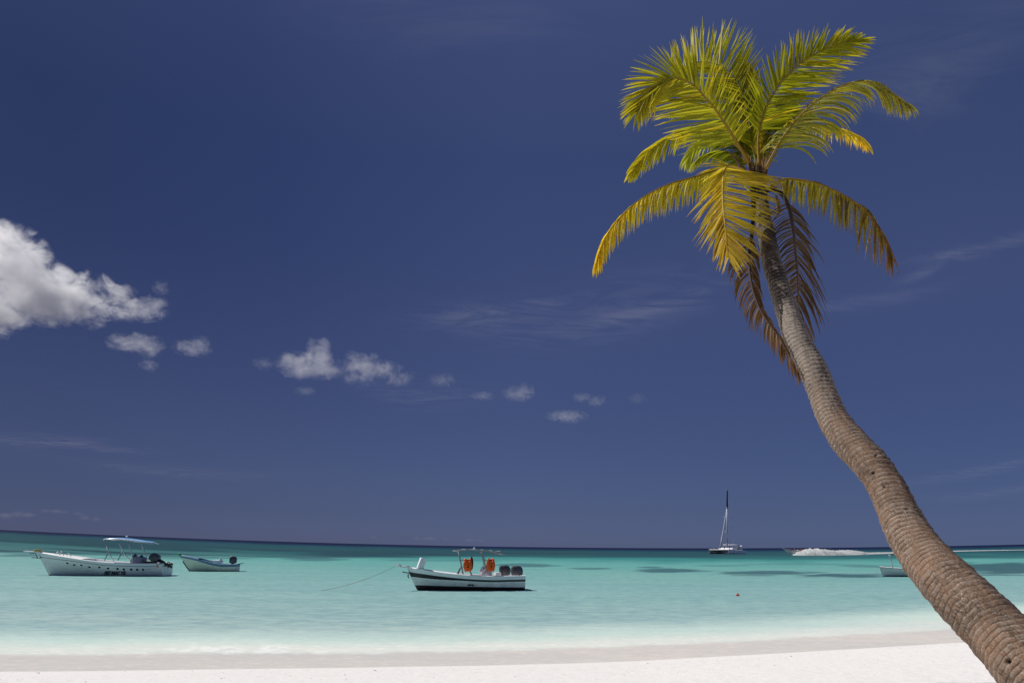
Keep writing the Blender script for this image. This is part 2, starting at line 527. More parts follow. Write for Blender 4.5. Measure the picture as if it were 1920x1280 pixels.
    old = t.mix(bl, (.072, .043, .028, 1), (.24, .127, .070, 1))
    old = t.mix(t.mapr(lich0, .5, .64, 0, .6), old, (.20, .15, .115, 1))
    old = t.mix(t.mapr(fine, .42, .62, 0, .75), old, (.30, .235, .185, 1))
    young = t.mix(bl, (.105, .080, .062, 1), (.29, .24, .195, 1))
    young = t.mix(t.mapr(fine, .45, .65, 0, .7), young, (.46, .405, .355, 1))
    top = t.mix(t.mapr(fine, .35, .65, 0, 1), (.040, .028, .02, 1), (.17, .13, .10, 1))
    c = t.mix(t.mapr(t.math('ADD', along, t.math('MULTIPLY', t.math('SUBTRACT', blot, .5), .25)), .40, .60, 0, 1), young, old)
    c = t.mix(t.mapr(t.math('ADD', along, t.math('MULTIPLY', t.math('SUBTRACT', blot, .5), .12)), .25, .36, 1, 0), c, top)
    c = t.mix(t.math('MULTIPLY', t.mapr(r.outputs[2], .55, 1, 0, .28), t.mapr(lich0, .4, .6, 0, 1)), c, (.36, .30, .25, 1))
    c = t.mix(t.math('MULTIPLY', t.mapr(r.outputs[2], 0, .4, .35, 0), t.mapr(lich0, .4, .6, 1, 0)), c, (.06, .045, .035, 1))
    c = t.mix(t.math('MULTIPLY', t.attr('lit_lip', 'Fac'), t.mapr(fine, .35, .65, .2, .75)), c, (.44, .38, .325, 1))
    c = t.mix(t.math('MULTIPLY', t.mapr(fibre, .54, .68, 0, .5), t.mapr(along, .35, .6, .3, .7)), c, (.035, .021, .014, 1))
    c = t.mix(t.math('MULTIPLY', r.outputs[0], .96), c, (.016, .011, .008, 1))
    lich = t.noise(t.mapping(wv, (3, 3, 9)), 2.0, 6, .8)
    c = t.mix(t.mapr(lich, .63, .67, 0, .85), c, (.60, .56, .50, 1))
    c = t.mix(t.attr('hole', 'Fac'), c, (.006, .004, .003, 1))
    b = t.new("ShaderNodeBsdfPrincipled"); t.put(b.inputs["Base Color"], c)
    b.inputs["Roughness"].default_value = .85; b.inputs["Specular IOR Level"].default_value = .2
    hgt = t.math('ADD', t.math('MULTIPLY', fine, .6), t.math('MULTIPLY', fibre, -.5))
    t.put(b.inputs["Normal"], t.bump(hgt, .35, .010))
    t.l.new(b.outputs[0], out.inputs[0])
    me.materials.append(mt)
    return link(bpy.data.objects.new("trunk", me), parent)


def leaf_material():
    m, t, out = new_mat("palm_leaflets")
    col = t.attr("tint")
    n = t.noise(t.coord(), 9, 4, .6)
    c = t.mix(1.0, col, t.mix(n, (.86, .87, .78, 1), (1.22, 1.18, 1.14, 1)), 'MULTIPLY')
    b = t.new("ShaderNodeBsdfPrincipled"); t.put(b.inputs["Base Color"], c)
    b.inputs["Roughness"].default_value = .55; b.inputs["Specular IOR Level"].default_value = .18
    tl = t.new("ShaderNodeBsdfTranslucent"); t.put(tl.inputs[0], t.mix(1.0, c, (1.35, 1.25, .6, 1), 'MULTIPLY'))
    mx = t.new("ShaderNodeMixShader"); mx.inputs[0].default_value = .5
    t.l.new(b.outputs[0], mx.inputs[1]); t.l.new(tl.outputs[0], mx.inputs[2])
    t.l.new(mx.outputs[0], out.inputs[0])
    return m


def rib_material():
    m, t, out = new_mat("palm_midrib")
    col = t.attr("tint")
    n = t.noise(t.mapping(t.coord(), (1, 1, 1)), 25, 4, .6)
    c = t.mix(1.0, col, t.mix(n, (.75, .75, .75, 1), (1.15, 1.15, 1.1, 1)), 'MULTIPLY')
    b = t.new("ShaderNodeBsdfPrincipled"); t.put(b.inputs["Base Color"], c); b.inputs["Roughness"].default_value = .7; b.inputs["Specular IOR Level"].default_value = .12
    t.l.new(b.outputs[0], out.inputs[0])
    return m


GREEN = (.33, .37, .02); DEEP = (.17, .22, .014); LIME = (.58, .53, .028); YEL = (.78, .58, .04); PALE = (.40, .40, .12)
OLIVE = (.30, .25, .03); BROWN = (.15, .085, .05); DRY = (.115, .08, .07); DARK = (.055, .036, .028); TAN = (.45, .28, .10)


def make_frond(root, origin, pts, nrm, Lr, Ll, cA, cB, tip, rib=(.30, .19, .032), rib2=None, ang=(72, 22), angL=None, droop=.5, vee=.25, s0=.14,
               n_leaf=78, width=1.0, label=None, ribw=.030, ragged=.06, tipmix=.5, sparse=0.0, env=None, envL=None):
    """one pinnate frond. pts: px, py, depth of the midrib; nrm: its upper face (x right, y up, z to viewer);
    Lr / Ll: leaflet length in px on the right and left of travel seen from that face"""
    nrm = Vector((nrm[0], -nrm[2], nrm[1])).normalized()
    W = [at(*p) for p in pts]
    C = [Vector(c) for c in catmull([tuple(p) for p in W], 160)]
    cum = [0.0]
    for a, b in zip(C[:-1], C[1:]): cum.append(cum[-1] + (b - a).length)
    Lt = cum[-1]; cumn = np.array(cum) / Lt; Ca = np.array([tuple(c) for c in C])
    pos = lambda s: Vector([float(np.interp(s, cumn, Ca[:, k])) for k in range(3)])
    og = Vector(origin); dmean = sum(p[2] for p in pts) / len(pts)
    V = []; Fc = []; TC = []
    env = env or [(0, .55), (.2, .85), (.4, 1), (.65, .95), (.85, .75), (1, .42)]
    envL = envL or env
    angL = angL or ang
    def addleaf(s, side, L, a, jit):
        p = pos(s); T = (pos(min(1, s + .02)) - pos(max(0, s - .02))).normalized()
        N = (nrm - T * nrm.dot(T)).normalized(); Sd = T.cross(N) * side
        out = (Sd * math.cos(vee) - N * math.sin(vee)).normalized()
        a = math.radians(a)
        d = (T * math.cos(a) + out * math.sin(a) + Vector((random.gauss(0, jit), random.gauss(0, jit), random.gauss(0, jit)))).normalized()
        k = 6; w = width * .0185 * random.uniform(.7, 1.2)
        prof = [.55, 1, 1, .9, .7, .42, .06]
        b0 = len(V); cur = p.copy(); tw = random.gauss(0, .45)
        sh = random.uniform(.82, 1.18)
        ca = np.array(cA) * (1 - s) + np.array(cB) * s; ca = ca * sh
        if random.random() < ragged: ca = ca * .4 + np.array(tip) * .6
        tl = random.uniform(.55, .85); g = droop * random.uniform(.8, 1.25)
        for i in range(k + 1):
            f = i / k
            wd = d.cross(N).normalized(); up = wd.cross(d)
            wd = (wd * math.cos(tw) + up * math.sin(tw))
            ww = w * prof[i]
            V.append(cur - wd * ww - og); V.append(cur - up * ww * .35 - og); V.append(cur + wd * ww - og)
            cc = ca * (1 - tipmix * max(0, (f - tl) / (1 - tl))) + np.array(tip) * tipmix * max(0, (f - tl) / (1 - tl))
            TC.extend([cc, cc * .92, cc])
            cur = cur + d * (L / k)
            d = (d + Vector((0, 0, -1)) * g * (.1 + .35 * f) * .9).normalized()
        for i in range(k):
            q = b0 + i * 3
            Fc.append((q, q + 1, q + 4, q + 3)); Fc.append((q + 1, q + 2, q + 5, q + 4))
    es, ev = zip(*env); el, elv = zip(*envL)
    for side, L0, e_s, e_v, an in ((1, Lr, es, ev, ang), (-1, Ll, el, elv, angL)):
        m_leaf = int(n_leaf * 1.5)
        for i in range(m_leaf):
            f = min(1.0, max(0.0, (i + random.uniform(-.25, .25)) / (m_leaf - 1)))
            s = min(1, max(s0, s0 + (1 - s0) * f))
            if random.random() < .035 + sparse * max(0.0, (f - .45) / .55): continue
            L = 1.22 * L0 * dmean / F * float(np.interp(f, e_s, e_v)) * random.uniform(.88, 1.06)
            if random.random() < .04: L *= random.uniform(.45, .8)
            a = an[0] + (an[1] - an[0]) * f ** 1.4 + random.gauss(0, 4)
            addleaf(s, side, L, a, .06)
    me = bpy.data.meshes.new("frond"); me.from_pydata([tuple(v) for v in V], [], Fc)
    me.polygons.foreach_set("use_smooth", [True] * len(Fc))
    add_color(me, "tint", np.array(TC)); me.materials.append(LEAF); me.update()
    o = link(bpy.data.objects.new("frond", me), root)
    if label: o["label"] = label
    mb = MB(); path = [pos(i / 44) - og for i in range(45)]
    mb.tube(path, [ribw * (1 - .86 * (i / 44) ** .7) * (1.25 if i < 3 else 1) for i in range(45)], 7, flat=.7)
    r = mb.build("midrib", RIB, o)
    vz = np.zeros((len(r.data.vertices), 3)); r2 = rib2 or rib
    for i, v in enumerate(r.data.vertices):
        j = min(range(0, 45, 2), key=lambda q: (path[q] - v.co).length_squared) / 44
        vz[i] = np.array(rib) * (1 - j) + np.array(r2) * j
    add_color(r.data, "tint", vz)
    return o


def build_palm():
    global LEAF, RIB
    LEAF = leaf_material(); RIB = rib_material()
    bp = at(2150, 1515, 3.65); z0 = float(sand_z(np.array([bp.x]), np.array([bp.y]))[0])
    org = (bp.x, bp.y, z0)
    root = empty("coconut_palm", org)
    tag(root, "leaning coconut palm with a curved ringed trunk and yellow green fronds", "palm tree")
    build_trunk(root, org)
    K = dict(root=root, origin=org)
    D = 11.0
    def px(lst, d0, d1):
        n = len(lst) - 1
        return [(a, b, d0 + (d1 - d0) * i / n) for i, (a, b) in enumerate(lst)]
    fr = lambda *a, **k: make_frond(root, org, *a, **k)
    # fronds behind the heart of the crown
    fr(px([(1418, 312), (1408, 250), (1398, 200), (1384, 158), (1358, 128), (1322, 116), (1288, 122), (1262, 138)], 11.1, 12.6), (-.05, .1, 1), 98, 70, GREEN, LIME, (.42, .36, .06),
       rib=(.13, .14, .02), ribw=.022, ang=(18, 84), angL=(60, 30), droop=.02, vee=.0, s0=.12, n_leaf=92, env=[(0, .35), (.3, .55), (.5, .85), (.7, 1), (.85, .8), (1, .5)])
    fr(px([(1424, 312), (1421, 250), (1418, 200), (1413, 160), (1407, 128)], 11.2, 12.0), (.2, .1, 1), 42, 46, LIME, LIME, YEL, ang=(35, 18), droop=.02, s0=.08, n_leaf=56)
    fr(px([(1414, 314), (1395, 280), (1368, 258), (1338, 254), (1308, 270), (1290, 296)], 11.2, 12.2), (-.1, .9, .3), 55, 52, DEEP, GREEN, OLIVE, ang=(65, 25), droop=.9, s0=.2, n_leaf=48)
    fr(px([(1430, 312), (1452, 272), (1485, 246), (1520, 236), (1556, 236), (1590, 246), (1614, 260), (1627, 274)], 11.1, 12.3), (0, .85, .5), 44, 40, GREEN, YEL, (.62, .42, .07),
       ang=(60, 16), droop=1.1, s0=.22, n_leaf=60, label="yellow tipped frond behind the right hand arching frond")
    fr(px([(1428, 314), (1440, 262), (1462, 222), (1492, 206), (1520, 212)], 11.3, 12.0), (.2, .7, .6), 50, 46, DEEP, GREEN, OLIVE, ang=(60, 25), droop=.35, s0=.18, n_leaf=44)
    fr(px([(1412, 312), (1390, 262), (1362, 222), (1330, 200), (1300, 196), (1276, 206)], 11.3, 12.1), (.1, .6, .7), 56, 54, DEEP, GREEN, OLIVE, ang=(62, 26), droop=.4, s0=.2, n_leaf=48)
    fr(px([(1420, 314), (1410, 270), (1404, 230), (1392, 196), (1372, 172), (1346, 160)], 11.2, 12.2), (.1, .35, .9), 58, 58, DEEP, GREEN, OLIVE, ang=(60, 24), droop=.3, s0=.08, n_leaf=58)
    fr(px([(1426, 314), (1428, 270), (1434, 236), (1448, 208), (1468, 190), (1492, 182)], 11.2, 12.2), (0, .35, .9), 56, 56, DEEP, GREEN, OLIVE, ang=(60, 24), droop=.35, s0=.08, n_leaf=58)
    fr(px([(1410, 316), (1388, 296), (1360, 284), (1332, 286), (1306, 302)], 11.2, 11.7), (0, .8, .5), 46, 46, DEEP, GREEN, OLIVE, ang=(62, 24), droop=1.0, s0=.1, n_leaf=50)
    # middle left frond
    fr(px([(1412, 312), (1392, 284), (1362, 258), (1330, 244), (1300, 241), (1282, 245), (1257, 256), (1232, 272), (1207, 295), (1184, 324)], 11.0, 11.2), (.15, .62, .75), 44, 44, GREEN, LIME, YEL,
       ang=(48, 16), angL=(62, 20), droop=.8, vee=.3, s0=.2, n_leaf=66)
    # upright right frond, seen on its face
    fr(px([(1424, 312), (1421, 268), (1426, 232), (1436, 201), (1449, 176), (1465, 153), (1484, 134), (1502, 118), (1522, 105), (1542, 94.5), (1563, 86), (1583, 80), (1605, 75)], 10.9, 11.0),
       (.1, .1, 1), 92, 62, GREEN, (.40, .41, .025), YEL, ang=(56, 14), angL=(52, 24), droop=.07, vee=.08, s0=.2, n_leaf=62, tipmix=.6,
       env=[(0, .75), (.2, .95), (.45, 1), (.7, .85), (1, .35)], label="upright frond pointing to the upper right")
    # right frond arching over
    fr(px([(1436, 316), (1443, 302), (1457, 275), (1473, 251), (1492, 227), (1510, 208), (1530, 190), (1553, 176), (1579, 161.5), (1603, 154.5), (1624, 153), (1644, 159), (1662, 170), (1682, 183), (1698, 194)], 10.7, 10.6),
       (-.40, .62, .65), 92, 62, (.27, .29, .06), (.46, .43, .10), YEL, ang=(64, 36), angL=(66, 10), droop=1.3, vee=.2, s0=.12, n_leaf=74,
       env=[(0, .9), (.25, 1), (.45, .78), (.6, .64), (.8, .55), (1, .3)], envL=[(0, .8), (.3, .8), (.6, .75), (.8, .75), (1, .5)], label="frond arching over to the right with a pale underside")
    # big left frond in front
    fr(px([(1402, 306), (1393, 287), (1373, 253), (1353, 223), (1338, 201), (1320, 180), (1302, 162), (1282, 150), (1261, 146), (1241, 152), (1221, 168), (1205, 188), (1195, 206)], 10.8, 10.2),
       (-.25, .15, 1), 74, 104, (.30, .325, .03), (.52, .49, .035), YEL, ang=(72, 22), angL=(58, 18), droop=.16, vee=.15, s0=.13, n_leaf=80,
       env=[(0, .5), (.2, .75), (.4, .95), (.6, .9), (.8, .7), (1, .5)], envL=[(0, .85), (.3, 1), (.55, .95), (.75, .62), (1, .4)], label="large frond arching over to the left in front")
    # long low left frond
    fr(px([(1408, 330), (1382, 318), (1355, 319), (1327, 324), (1302, 332), (1268, 341), (1246, 349), (1223, 360), (1200, 374), (1178, 392), (1155, 416), (1137, 442), (1126, 466), (1119, 490)], 10.8, 10.9),
       (-.12, .8, .55), 44, 58, (.46, .46, .035), (.78, .63, .045), (.60, .42, .06), ang=(66, 16), angL=(66, 20), droop=2.2, vee=.5, s0=.1, n_leaf=92, tipmix=.75,
       env=[(0, .6), (.3, .9), (.6, .8), (1, .6)], envL=[(0, .8), (.3, 1), (.6, .85), (.85, .7), (1, .45)], label="long drooping yellow frond at the lower left")
    # right low frond, brown at its end
    fr(px([(1436, 356), (1449, 347), (1463, 339), (1479, 336), (1502, 338), (1521, 341), (1541, 347), (1557, 354), (1573, 361), (1588, 370), (1601, 378), (1617, 388), (1632, 406), (1650, 433), (1663, 456), (1674, 481)], 10.5, 10.3),
       (.25, .62, .75), 66, 58, (.52, .48, .045), (.22, .11, .05), BROWN, rib2=(.30, .15, .06), ang=(98, 18), angL=(40, 14), droop=1.3, vee=.3, s0=.1, n_leaf=76, sparse=.6, tipmix=.8, ragged=.16,
       env=[(0, .75), (.35, 1), (.7, 1.15), (1, .6)], envL=[(0, .35), (.3, .7), (.6, .95), (1, .6)], label="low right frond turning brown at its end")
    # front frond hanging towards the viewer
    fr(px([(1416, 338), (1398, 322), (1376, 312), (1362, 312), (1357, 324), (1355.5, 342), (1354.7, 364), (1355.6, 387), (1357.5, 407), (1360, 430), (1362, 455), (1365, 482)], 10.7, 9.3),
       (-.35, .2, .9), 76, 106, (.64, .55, .045), (.58, .43, .055), (.34, .19, .08), rib=(.50, .33, .045), ang=(42, 12), angL=(90, 20), droop=.24, vee=.2, s0=.2, n_leaf=66, sparse=.45, tipmix=.85, ragged=.14,
       env=[(0, .7), (.3, 1), (.6, .95), (1, .5)], envL=[(0, .95), (.25, 1), (.5, .85), (.8, .7), (1, .5)], label="golden front frond hanging down over the trunk top")
    # dead fronds hanging along the trunk
    fr(px([(1438, 356), (1450, 354), (1463, 361), (1474, 376), (1481, 395), (1486, 419), (1489, 440), (1492, 475), (1494.5, 500), (1496.6, 535), (1497, 581), (1504, 622)], 10.5, 9.2),
       (.1, .2, 1), 50, 84, DRY, (.16, .10, .07), BROWN, rib=(.03, .022, .018), rib2=(.30, .19, .12), ang=(66, 30), angL=(48, 22), droop=.9, vee=.12, s0=.2, n_leaf=40, width=.8, ribw=.046,
       env=[(0, 1), (.25, .9), (.6, .7), (1, .5)], envL=[(0, .6), (.3, .9), (.6, 1.1), (1, .5)], label="dead brown frond hanging down right of the trunk")
    fr(px([(1412, 350), (1413, 380), (1412.5, 408), (1410, 439), (1407, 462), (1404.5, 484), (1405, 505), (1411, 540), (1422, 573), (1440, 604), (1461, 633), (1477, 663), (1492, 690)], 10.3, 8.0),
       (-.1, .2, 1), 58, 52, (.06, .042, .035), (.19, .105, .055), BROWN, rib=(.028, .02, .017), rib2=(.09, .055, .035), ang=(64, 2), angL=(44, 3), droop=2.4, vee=.2, s0=.3, n_leaf=42, width=.8, ribw=.040,
       env=[(0, 1), (.25, .9), (.5, .8), (1, .6)], envL=[(0, .75), (.25, 1), (.5, .75), (1, .5)], label="dead dark frond hanging down left of the trunk")
    # old leaf bases and dry sheaths around the heart
    bark = paint("dry_sheath", (.20, .115, .06), .9, .1, var=.5, scale=14)
    og = Vector(org)
    for (a, b, c) in [((1396, 318, 10.8), (1381, 300, 10.9), (1366, 284, 10.9)), ((1440, 312, 10.75), (1448, 296, 10.75), (1457, 282, 10.8))]:
        mb = MB(); mb.tube([at(*a) - og, at(*b) - og, at(*c) - og], [.05, .04, .008], 8, flat=.55); mb.build("leaf_base", bark, root)
    mb = MB(); mb.tube([at(1455, 366, 10.4) - og, at(1459, 382, 10.4) - og, at(1460, 398, 10.4) - og, at(1459, 404, 10.4) - og], [.012, .05, .055, .01], 8, flat=.5)
    s = mb.build("dry_spathe", paint("dry_spathe", (.16, .11, .08), .9, .1, var=.4, scale=10), root)
    heart = MB()
    for i in range(26):
        a = 6.283 * i / 26 + random.uniform(-.2, .2); r0 = .085; x = math.cos(a) * r0; y = math.sin(a) * r0
        p = at(1421, 345, 10.9) - og + Vector((x, y, random.uniform(-.15, .1)))
        q = p + Vector((x * .7, y * .7, random.uniform(.25, .45)))
        heart.tube([p, (p + q) / 2 + Vector((x, y, 0)) * .15, q], [.03, .026, .008], 5, flat=.4)
    heart.build("crown_fibre", bark, root)


# ------------------------------------------------------------------ boats
class Hull:
    """open boat hull; local x runs from the transom (0) to the stem (L), z = 0 is the waterline"""
    def __init__(s, L, beam, sheer, rake, draft=.28, fine=2.3, stern_w=.9, stem_pow=.8, chine=.84):
        s.L, s.B, s.sh, s.rake, s.draft, s.fine, s.sw, s.sp, s.ch = L, beam / 2, sheer, rake, draft, fine, stern_w, stem_pow, chine
    def sheer(s, t):
        xs, zs = zip(*s.sh); 
        x = np.clip(t, 0, 1)
        # smooth interpolation through the given heights
        k = np.interp(x, np.linspace(0, 1, 60), [q[0] for q in catmull([(z,) for z in np.interp(np.linspace(0, 1, 8), xs, zs)], 60)])
        return float(k)
    def half(s, t):
        if t < .5: return s.B * (s.sw + (1 - s.sw) * math.sin(t / .5 * math.pi / 2))
        return s.B * max(0.0, 1 - ((t - .5) / .5) ** s.fine)
    def keel(s, t): return -s.draft * (1 - max(0, (t - .7) / .3) ** 2 * .6)
    def pt(s, t, z):
        k = s.keel(t); S = s.sheer(t); q = (z - k) / (S - k)
        q = min(max(q, 0), 1)
        vee = max(0, min(1, (t - .35) / .65))
        low = s.ch * min(1, q / .26) ** .75 + (1 - s.ch) * max(0, (q - .26) / .74)
        bow = .30 * q ** .6 + .70 * q ** 1.5
        y = s.half(t) * (low * (1 - vee) + bow * vee)
        x = t * (s.L - s.rake + s.rake * q ** s.sp)
        return x, y, z
    def side_y(s, x, z):
        lo, hi = 0.0, 1.0
        for _ in range(30):
            m = (lo + hi) / 2
            if s.pt(m, z)[0] < x: lo = m
            else: hi = m
        return s.pt(lo, z)[1]

    def build(s, root, mats, bands, n=40, floor=.45, deck_from=.62, wall=.07, deck_drop=.04):
        """bands: list of (height function below which this material index is used, index), bottom to top"""
        mb = MB(); ts = [i / (n - 1) for i in range(n)]
        def levels(t):
            S = s.sheer(t); z = [s.keel(t), s.keel(t) * .35]; mi = [bands[0][1]]
            cuts = [(min(f(t), S), i) for f, i in bands]
            prev = z[-1]
            for c, i in cuts:
                c = max(c, prev + 1e-3)
                k = 3
                for j in range(1, k + 1):
                    z.append(prev + (c - prev) * j / k); mi.append(i)
                prev = c
            return z, mi
        rows = [[s.pt(t, z) for z in levels(t)[0]] for t in ts]
        mi = levels(.3)[1]
        for side in (1, -1):
            R = [[(x, y * side, z) for x, y, z in r] for r in rows]
            for j in range(len(R[0]) - 1):
                mb.grid([[r[j], r[j + 1]] for r in R], mi[j])
        tr = rows[0]
        for j in range(len(tr) - 1):      # transom
            a, b = tr[j], tr[j + 1]
            mb.add([(a[0], a[1], a[2]), (b[0], b[1], b[2]), (b[0], -b[1], b[2]), (a[0], -a[1], a[2])], [(0, 1, 2, 3)], mi[j], False)
        hull = mb.build("hull", mats, root)
        # inner side, floor and fore deck
        mi_ = MB(); cap = []; low = {}
        for t in ts:
            S = s.sheer(t); x, y, z = s.pt(t, S); yi = max(0.0, y - wall)
            cap.append((x, y, yi, S)); low[x] = max(0.0, min(yi * .93, s.pt(t, S - floor)[1] - .04))
        for side in (1, -1):
            mi_.grid([[(x, y * side, S), (x, (y + yi) / 2 * side, S + .025), (x, yi * side, S)] for x, y, yi, S in cap], 0)
            inn = [(x, yi, S) for x, y, yi, S in cap if x <= s.L * deck_from + .01]
            mi_.grid([[(x, yi * side, S), (x, low[x] * side, S - floor)] for x, yi, S in inn], 0)
        inn = [(x, yi, S) for x, y, yi, S in cap if x <= s.L * deck_from + .01]
        mi_.grid([[(x, low[x], S - floor), (x, -low[x], S - floor)] for x, yi, S in inn], 0)
        fd = [(x, yi, S) for x, y, yi, S in cap if x >= inn[-1][0] - 1e-6]
        mi_.grid([[(x, yi, S - .005), (x, yi * .5, S + deck_drop), (x, 0, S + deck_drop * 1.3), (x, -yi * .5, S + deck_drop), (x, -yi, S - .005)] for x, yi, S in fd], 0)
        x, yi, S = fd[0]
        mi_.add([(x, yi, S), (x, -yi, S), (x, -low[x], S - floor), (x, low[x], S - floor)], [(0, 1, 2, 3)], 0, False)
        x, yi, S = inn[0]
        mi_.add([(x + .05, yi, S), (x + .05, -yi, S), (x + .05, -low[x], S - floor), (x + .05, low[x], S - floor)], [(0, 1, 2, 3)], 0, False)
        mi_.add([(x, cap[0][1], S), (x, -cap[0][1], S), (x + .05, -yi, S), (x + .05, yi, S)], [(0, 1, 2, 3)], 0, False)
        mi_.build("deck", mats[-1], root)
        return hull


def add_text(s, body, root, mat, size, x_left, z_base, hull, shear=.0, space=1.0, bold=.0, name="hull_lettering"):
    cu = bpy.data.curves.new("t", 'FONT'); cu.body = body; cu.size = size; cu.shear = shear; cu.space_character = space; cu.offset = bold
    o = bpy.data.objects.new("t", cu); COL.objects.link(o)
    dg = bpy.context.evaluated_depsgraph_get(); dg.update()
    me = bpy.data.meshes.new_from_object(o.evaluated_get(dg)); bpy.data.objects.remove(o); bpy.data.curves.remove(cu)
    for v in me.vertices:
        x = x_left - v.co.x; z = z_base + v.co.y
        v.co = (x, hull.side_y(x, z) + .045, z)
    me.name = name; me.materials.clear(); me.materials.append(mat)
    return link(bpy.data.objects.new(name, me), root)


def outboard(root, loc, tilt, mats, scale=1.0, hgt=1.0):
    """outboard motor hung on the transom; tilt swings the leg up and aft"""
    rot = Matrix.Rotation(tilt, 3, 'Y'); L = Vector(loc)
    tf = lambda p: tuple(L + rot @ (Vector(p) * scale))
    mb = MB(); secs = []
    for z, lx, wx, ox in [(.10, .20, .13, -.10), (.16, .30, .19, -.13), (.35, .33, .21, -.15), (.52, .32, .20, -.15), (.66, .27, .17, -.12), (.72, .17, .10, -.10)]:
        secs.append([tf((ox + lx * math.copysign(abs(math.cos(a)) ** .6, math.cos(a)), wx * math.copysign(abs(math.sin(a)) ** .6, math.sin(a)), z * hgt)) for a in [2 * math.pi * k / 18 for k in range(18)]])
    mb.loft(secs, 0)
    cow = mb.build("outboard_motor", mats[0], root)
    lg = MB(); secs = []
    for z, lx, wx, ox in [(.12, .13, .09, -.12), (-.15, .11, .07, -.13), (-.5, .10, .05, -.14), (-.52, .20, .10, -.17), (-.55, .20, .10, -.17), (-.57, .09, .04, -.16), (-.80, .07, .025, -.15), (-.98, .05, .015, -.12)]:
        secs.append([tf((ox + lx * math.cos(a), wx * math.sin(a), z)) for a in [2 * math.pi * k / 14 for k in range(14)]])
    lg.loft(secs, 0)
    lg.tube([tf((.06, 0, -.74)), tf((-.1, 0, -.74)), tf((-.3, 0, -.74)), tf((-.38, 0, -.74))], [.015, .06, .06, .02], 10)
    lg.build("motor_leg", mats[1], cow)
    pr = MB()
    for k in range(3):
        a = 2 * math.pi * k / 3; d = Vector((0, math.cos(a), math.sin(a))); e = Vector((0, -math.sin(a), math.cos(a)))
        pts = [Vector((-.34, 0, -.74)) + d * r + e * w + Vector((w * .6, 0, 0)) for r, w in [(.04, -.03), (.13, -.07), (.17, 0), (.13, .07), (.04, .03)]]
        pr.add([tf(p) for p in pts] + [tf(p + Vector((.012, 0, 0))) for p in pts], [(0, 1, 2, 3, 4), (9, 8, 7, 6, 5)] + [(i, (i + 1) % 5, (i + 1) % 5 + 5, i + 5) for i in range(5)], 0, False)
    pr.tube([tf((-.30, 0, -.74)), tf((-.40, 0, -.74))], .04, 8)
    pr.build("propeller", mats[1], cow)
    return cow


def px_to_x(root, hd, px, y=0.0):
    """how far forward along a boat a photograph column lies, y metres to its left side"""
    U = (px - 960) / F; c, sn = math.cos(hd), math.sin(hd); rx, ry = root.location.x, root.location.y
    return (U * ry - U * c * y - rx - sn * y) / (U * sn - c)


def tube_part(name, path, r, mat, parent, seg=8):
    return MB().tube(path, r, seg).build(name, mat, parent)


def boat_root(name, px, py, heading, label, group="moored open boats"):
    p = water_at(px, py)
    r = empty(name, p, math.pi + heading)
    tag(r, label, "boat", group)
    return r, p.y / F


def skin_person(label, cat, loc, rz, joints, edges, radii, skin, cloth, lowcut, hair, group=None):
    me = bpy.data.meshes.new("person"); me.from_pydata(joints, edges, [])
    o = bpy.data.objects.new("person", me); COL.objects.link(o)
    o.modifiers.new("s", 'SKIN')
    for i, v in enumerate(me.skin_vertices[0].data):
        v.radius = radii[i]; v.use_root = (i == 0)
    sb = o.modifiers.new("u", 'SUBSURF'); sb.levels = 1; sb.render_levels = 1
    dg = bpy.context.evaluated_depsgraph_get(); dg.update()
    m2 = bpy.data.meshes.new_from_object(o.evaluated_get(dg)); old = o.data; o.modifiers.clear(); o.data = m2; bpy.data.meshes.remove(old)
    m2.name = "person"; m2.materials.clear()
    for m in (skin, cloth, hair): m2.materials.append(m)
    top = max(v.co.z for v in m2.vertices)
    for p in m2.polygons:
        p.use_smooth = True; c = p.center
        if lowcut[0] < c.z < lowcut[1] and abs(c.y) < .30: p.material_index = 1
        if c.z > top - .09 or (c.z > top - .2 and c.x < -.03): p.material_index = 2
    o.location = loc; o.rotation_euler = (0, 0, rz)
    tag(o, label, cat, group)
    return o


def standing(label, loc, rz, mats, lean=0.0, group=None):
    J = [(0, 0, .95), (0, 0, 1.2), (0, 0, 1.42), (.01, 0, 1.54), (.02, 0, 1.66), (.02, 0, 1.76), (0, .19, 1.40), (.03, .25, 1.12), (.12, .24, .90), (0, -.19, 1.40), (.05, -.25, 1.12), (.16, -.22, .92),
         (0, .1, .90), (.02, .12, .48), (-.02, .13, .08), (.14, .14, .03), (0, -.1, .90), (.03, -.12, .48), (-.01, -.13, .08), (.14, -.14, .03)]
    E = [(0, 1), (1, 2), (2, 3), (3, 4), (4, 5), (2, 6), (6, 7), (7, 8), (2, 9), (9, 10), (10, 11), (0, 12), (12, 13), (13, 14), (14, 15), (0, 16), (16, 17), (17, 18), (18, 19)]
    R = [(.14, .12), (.13, .11), (.15, .11), (.055, .055), (.095, .085), (.075, .07), (.06, .06), (.045, .045), (.035, .035), (.06, .06), (.045, .045), (.035, .035), (.09, .09), (.062, .062), (.042, .042), (.04, .03), (.09, .09), (.062, .062), (.042, .042), (.04, .03)]
    return skin_person(label, "person", loc, rz, J, E, R, mats[0], mats[1], (.62, 1.36), mats[2], group)


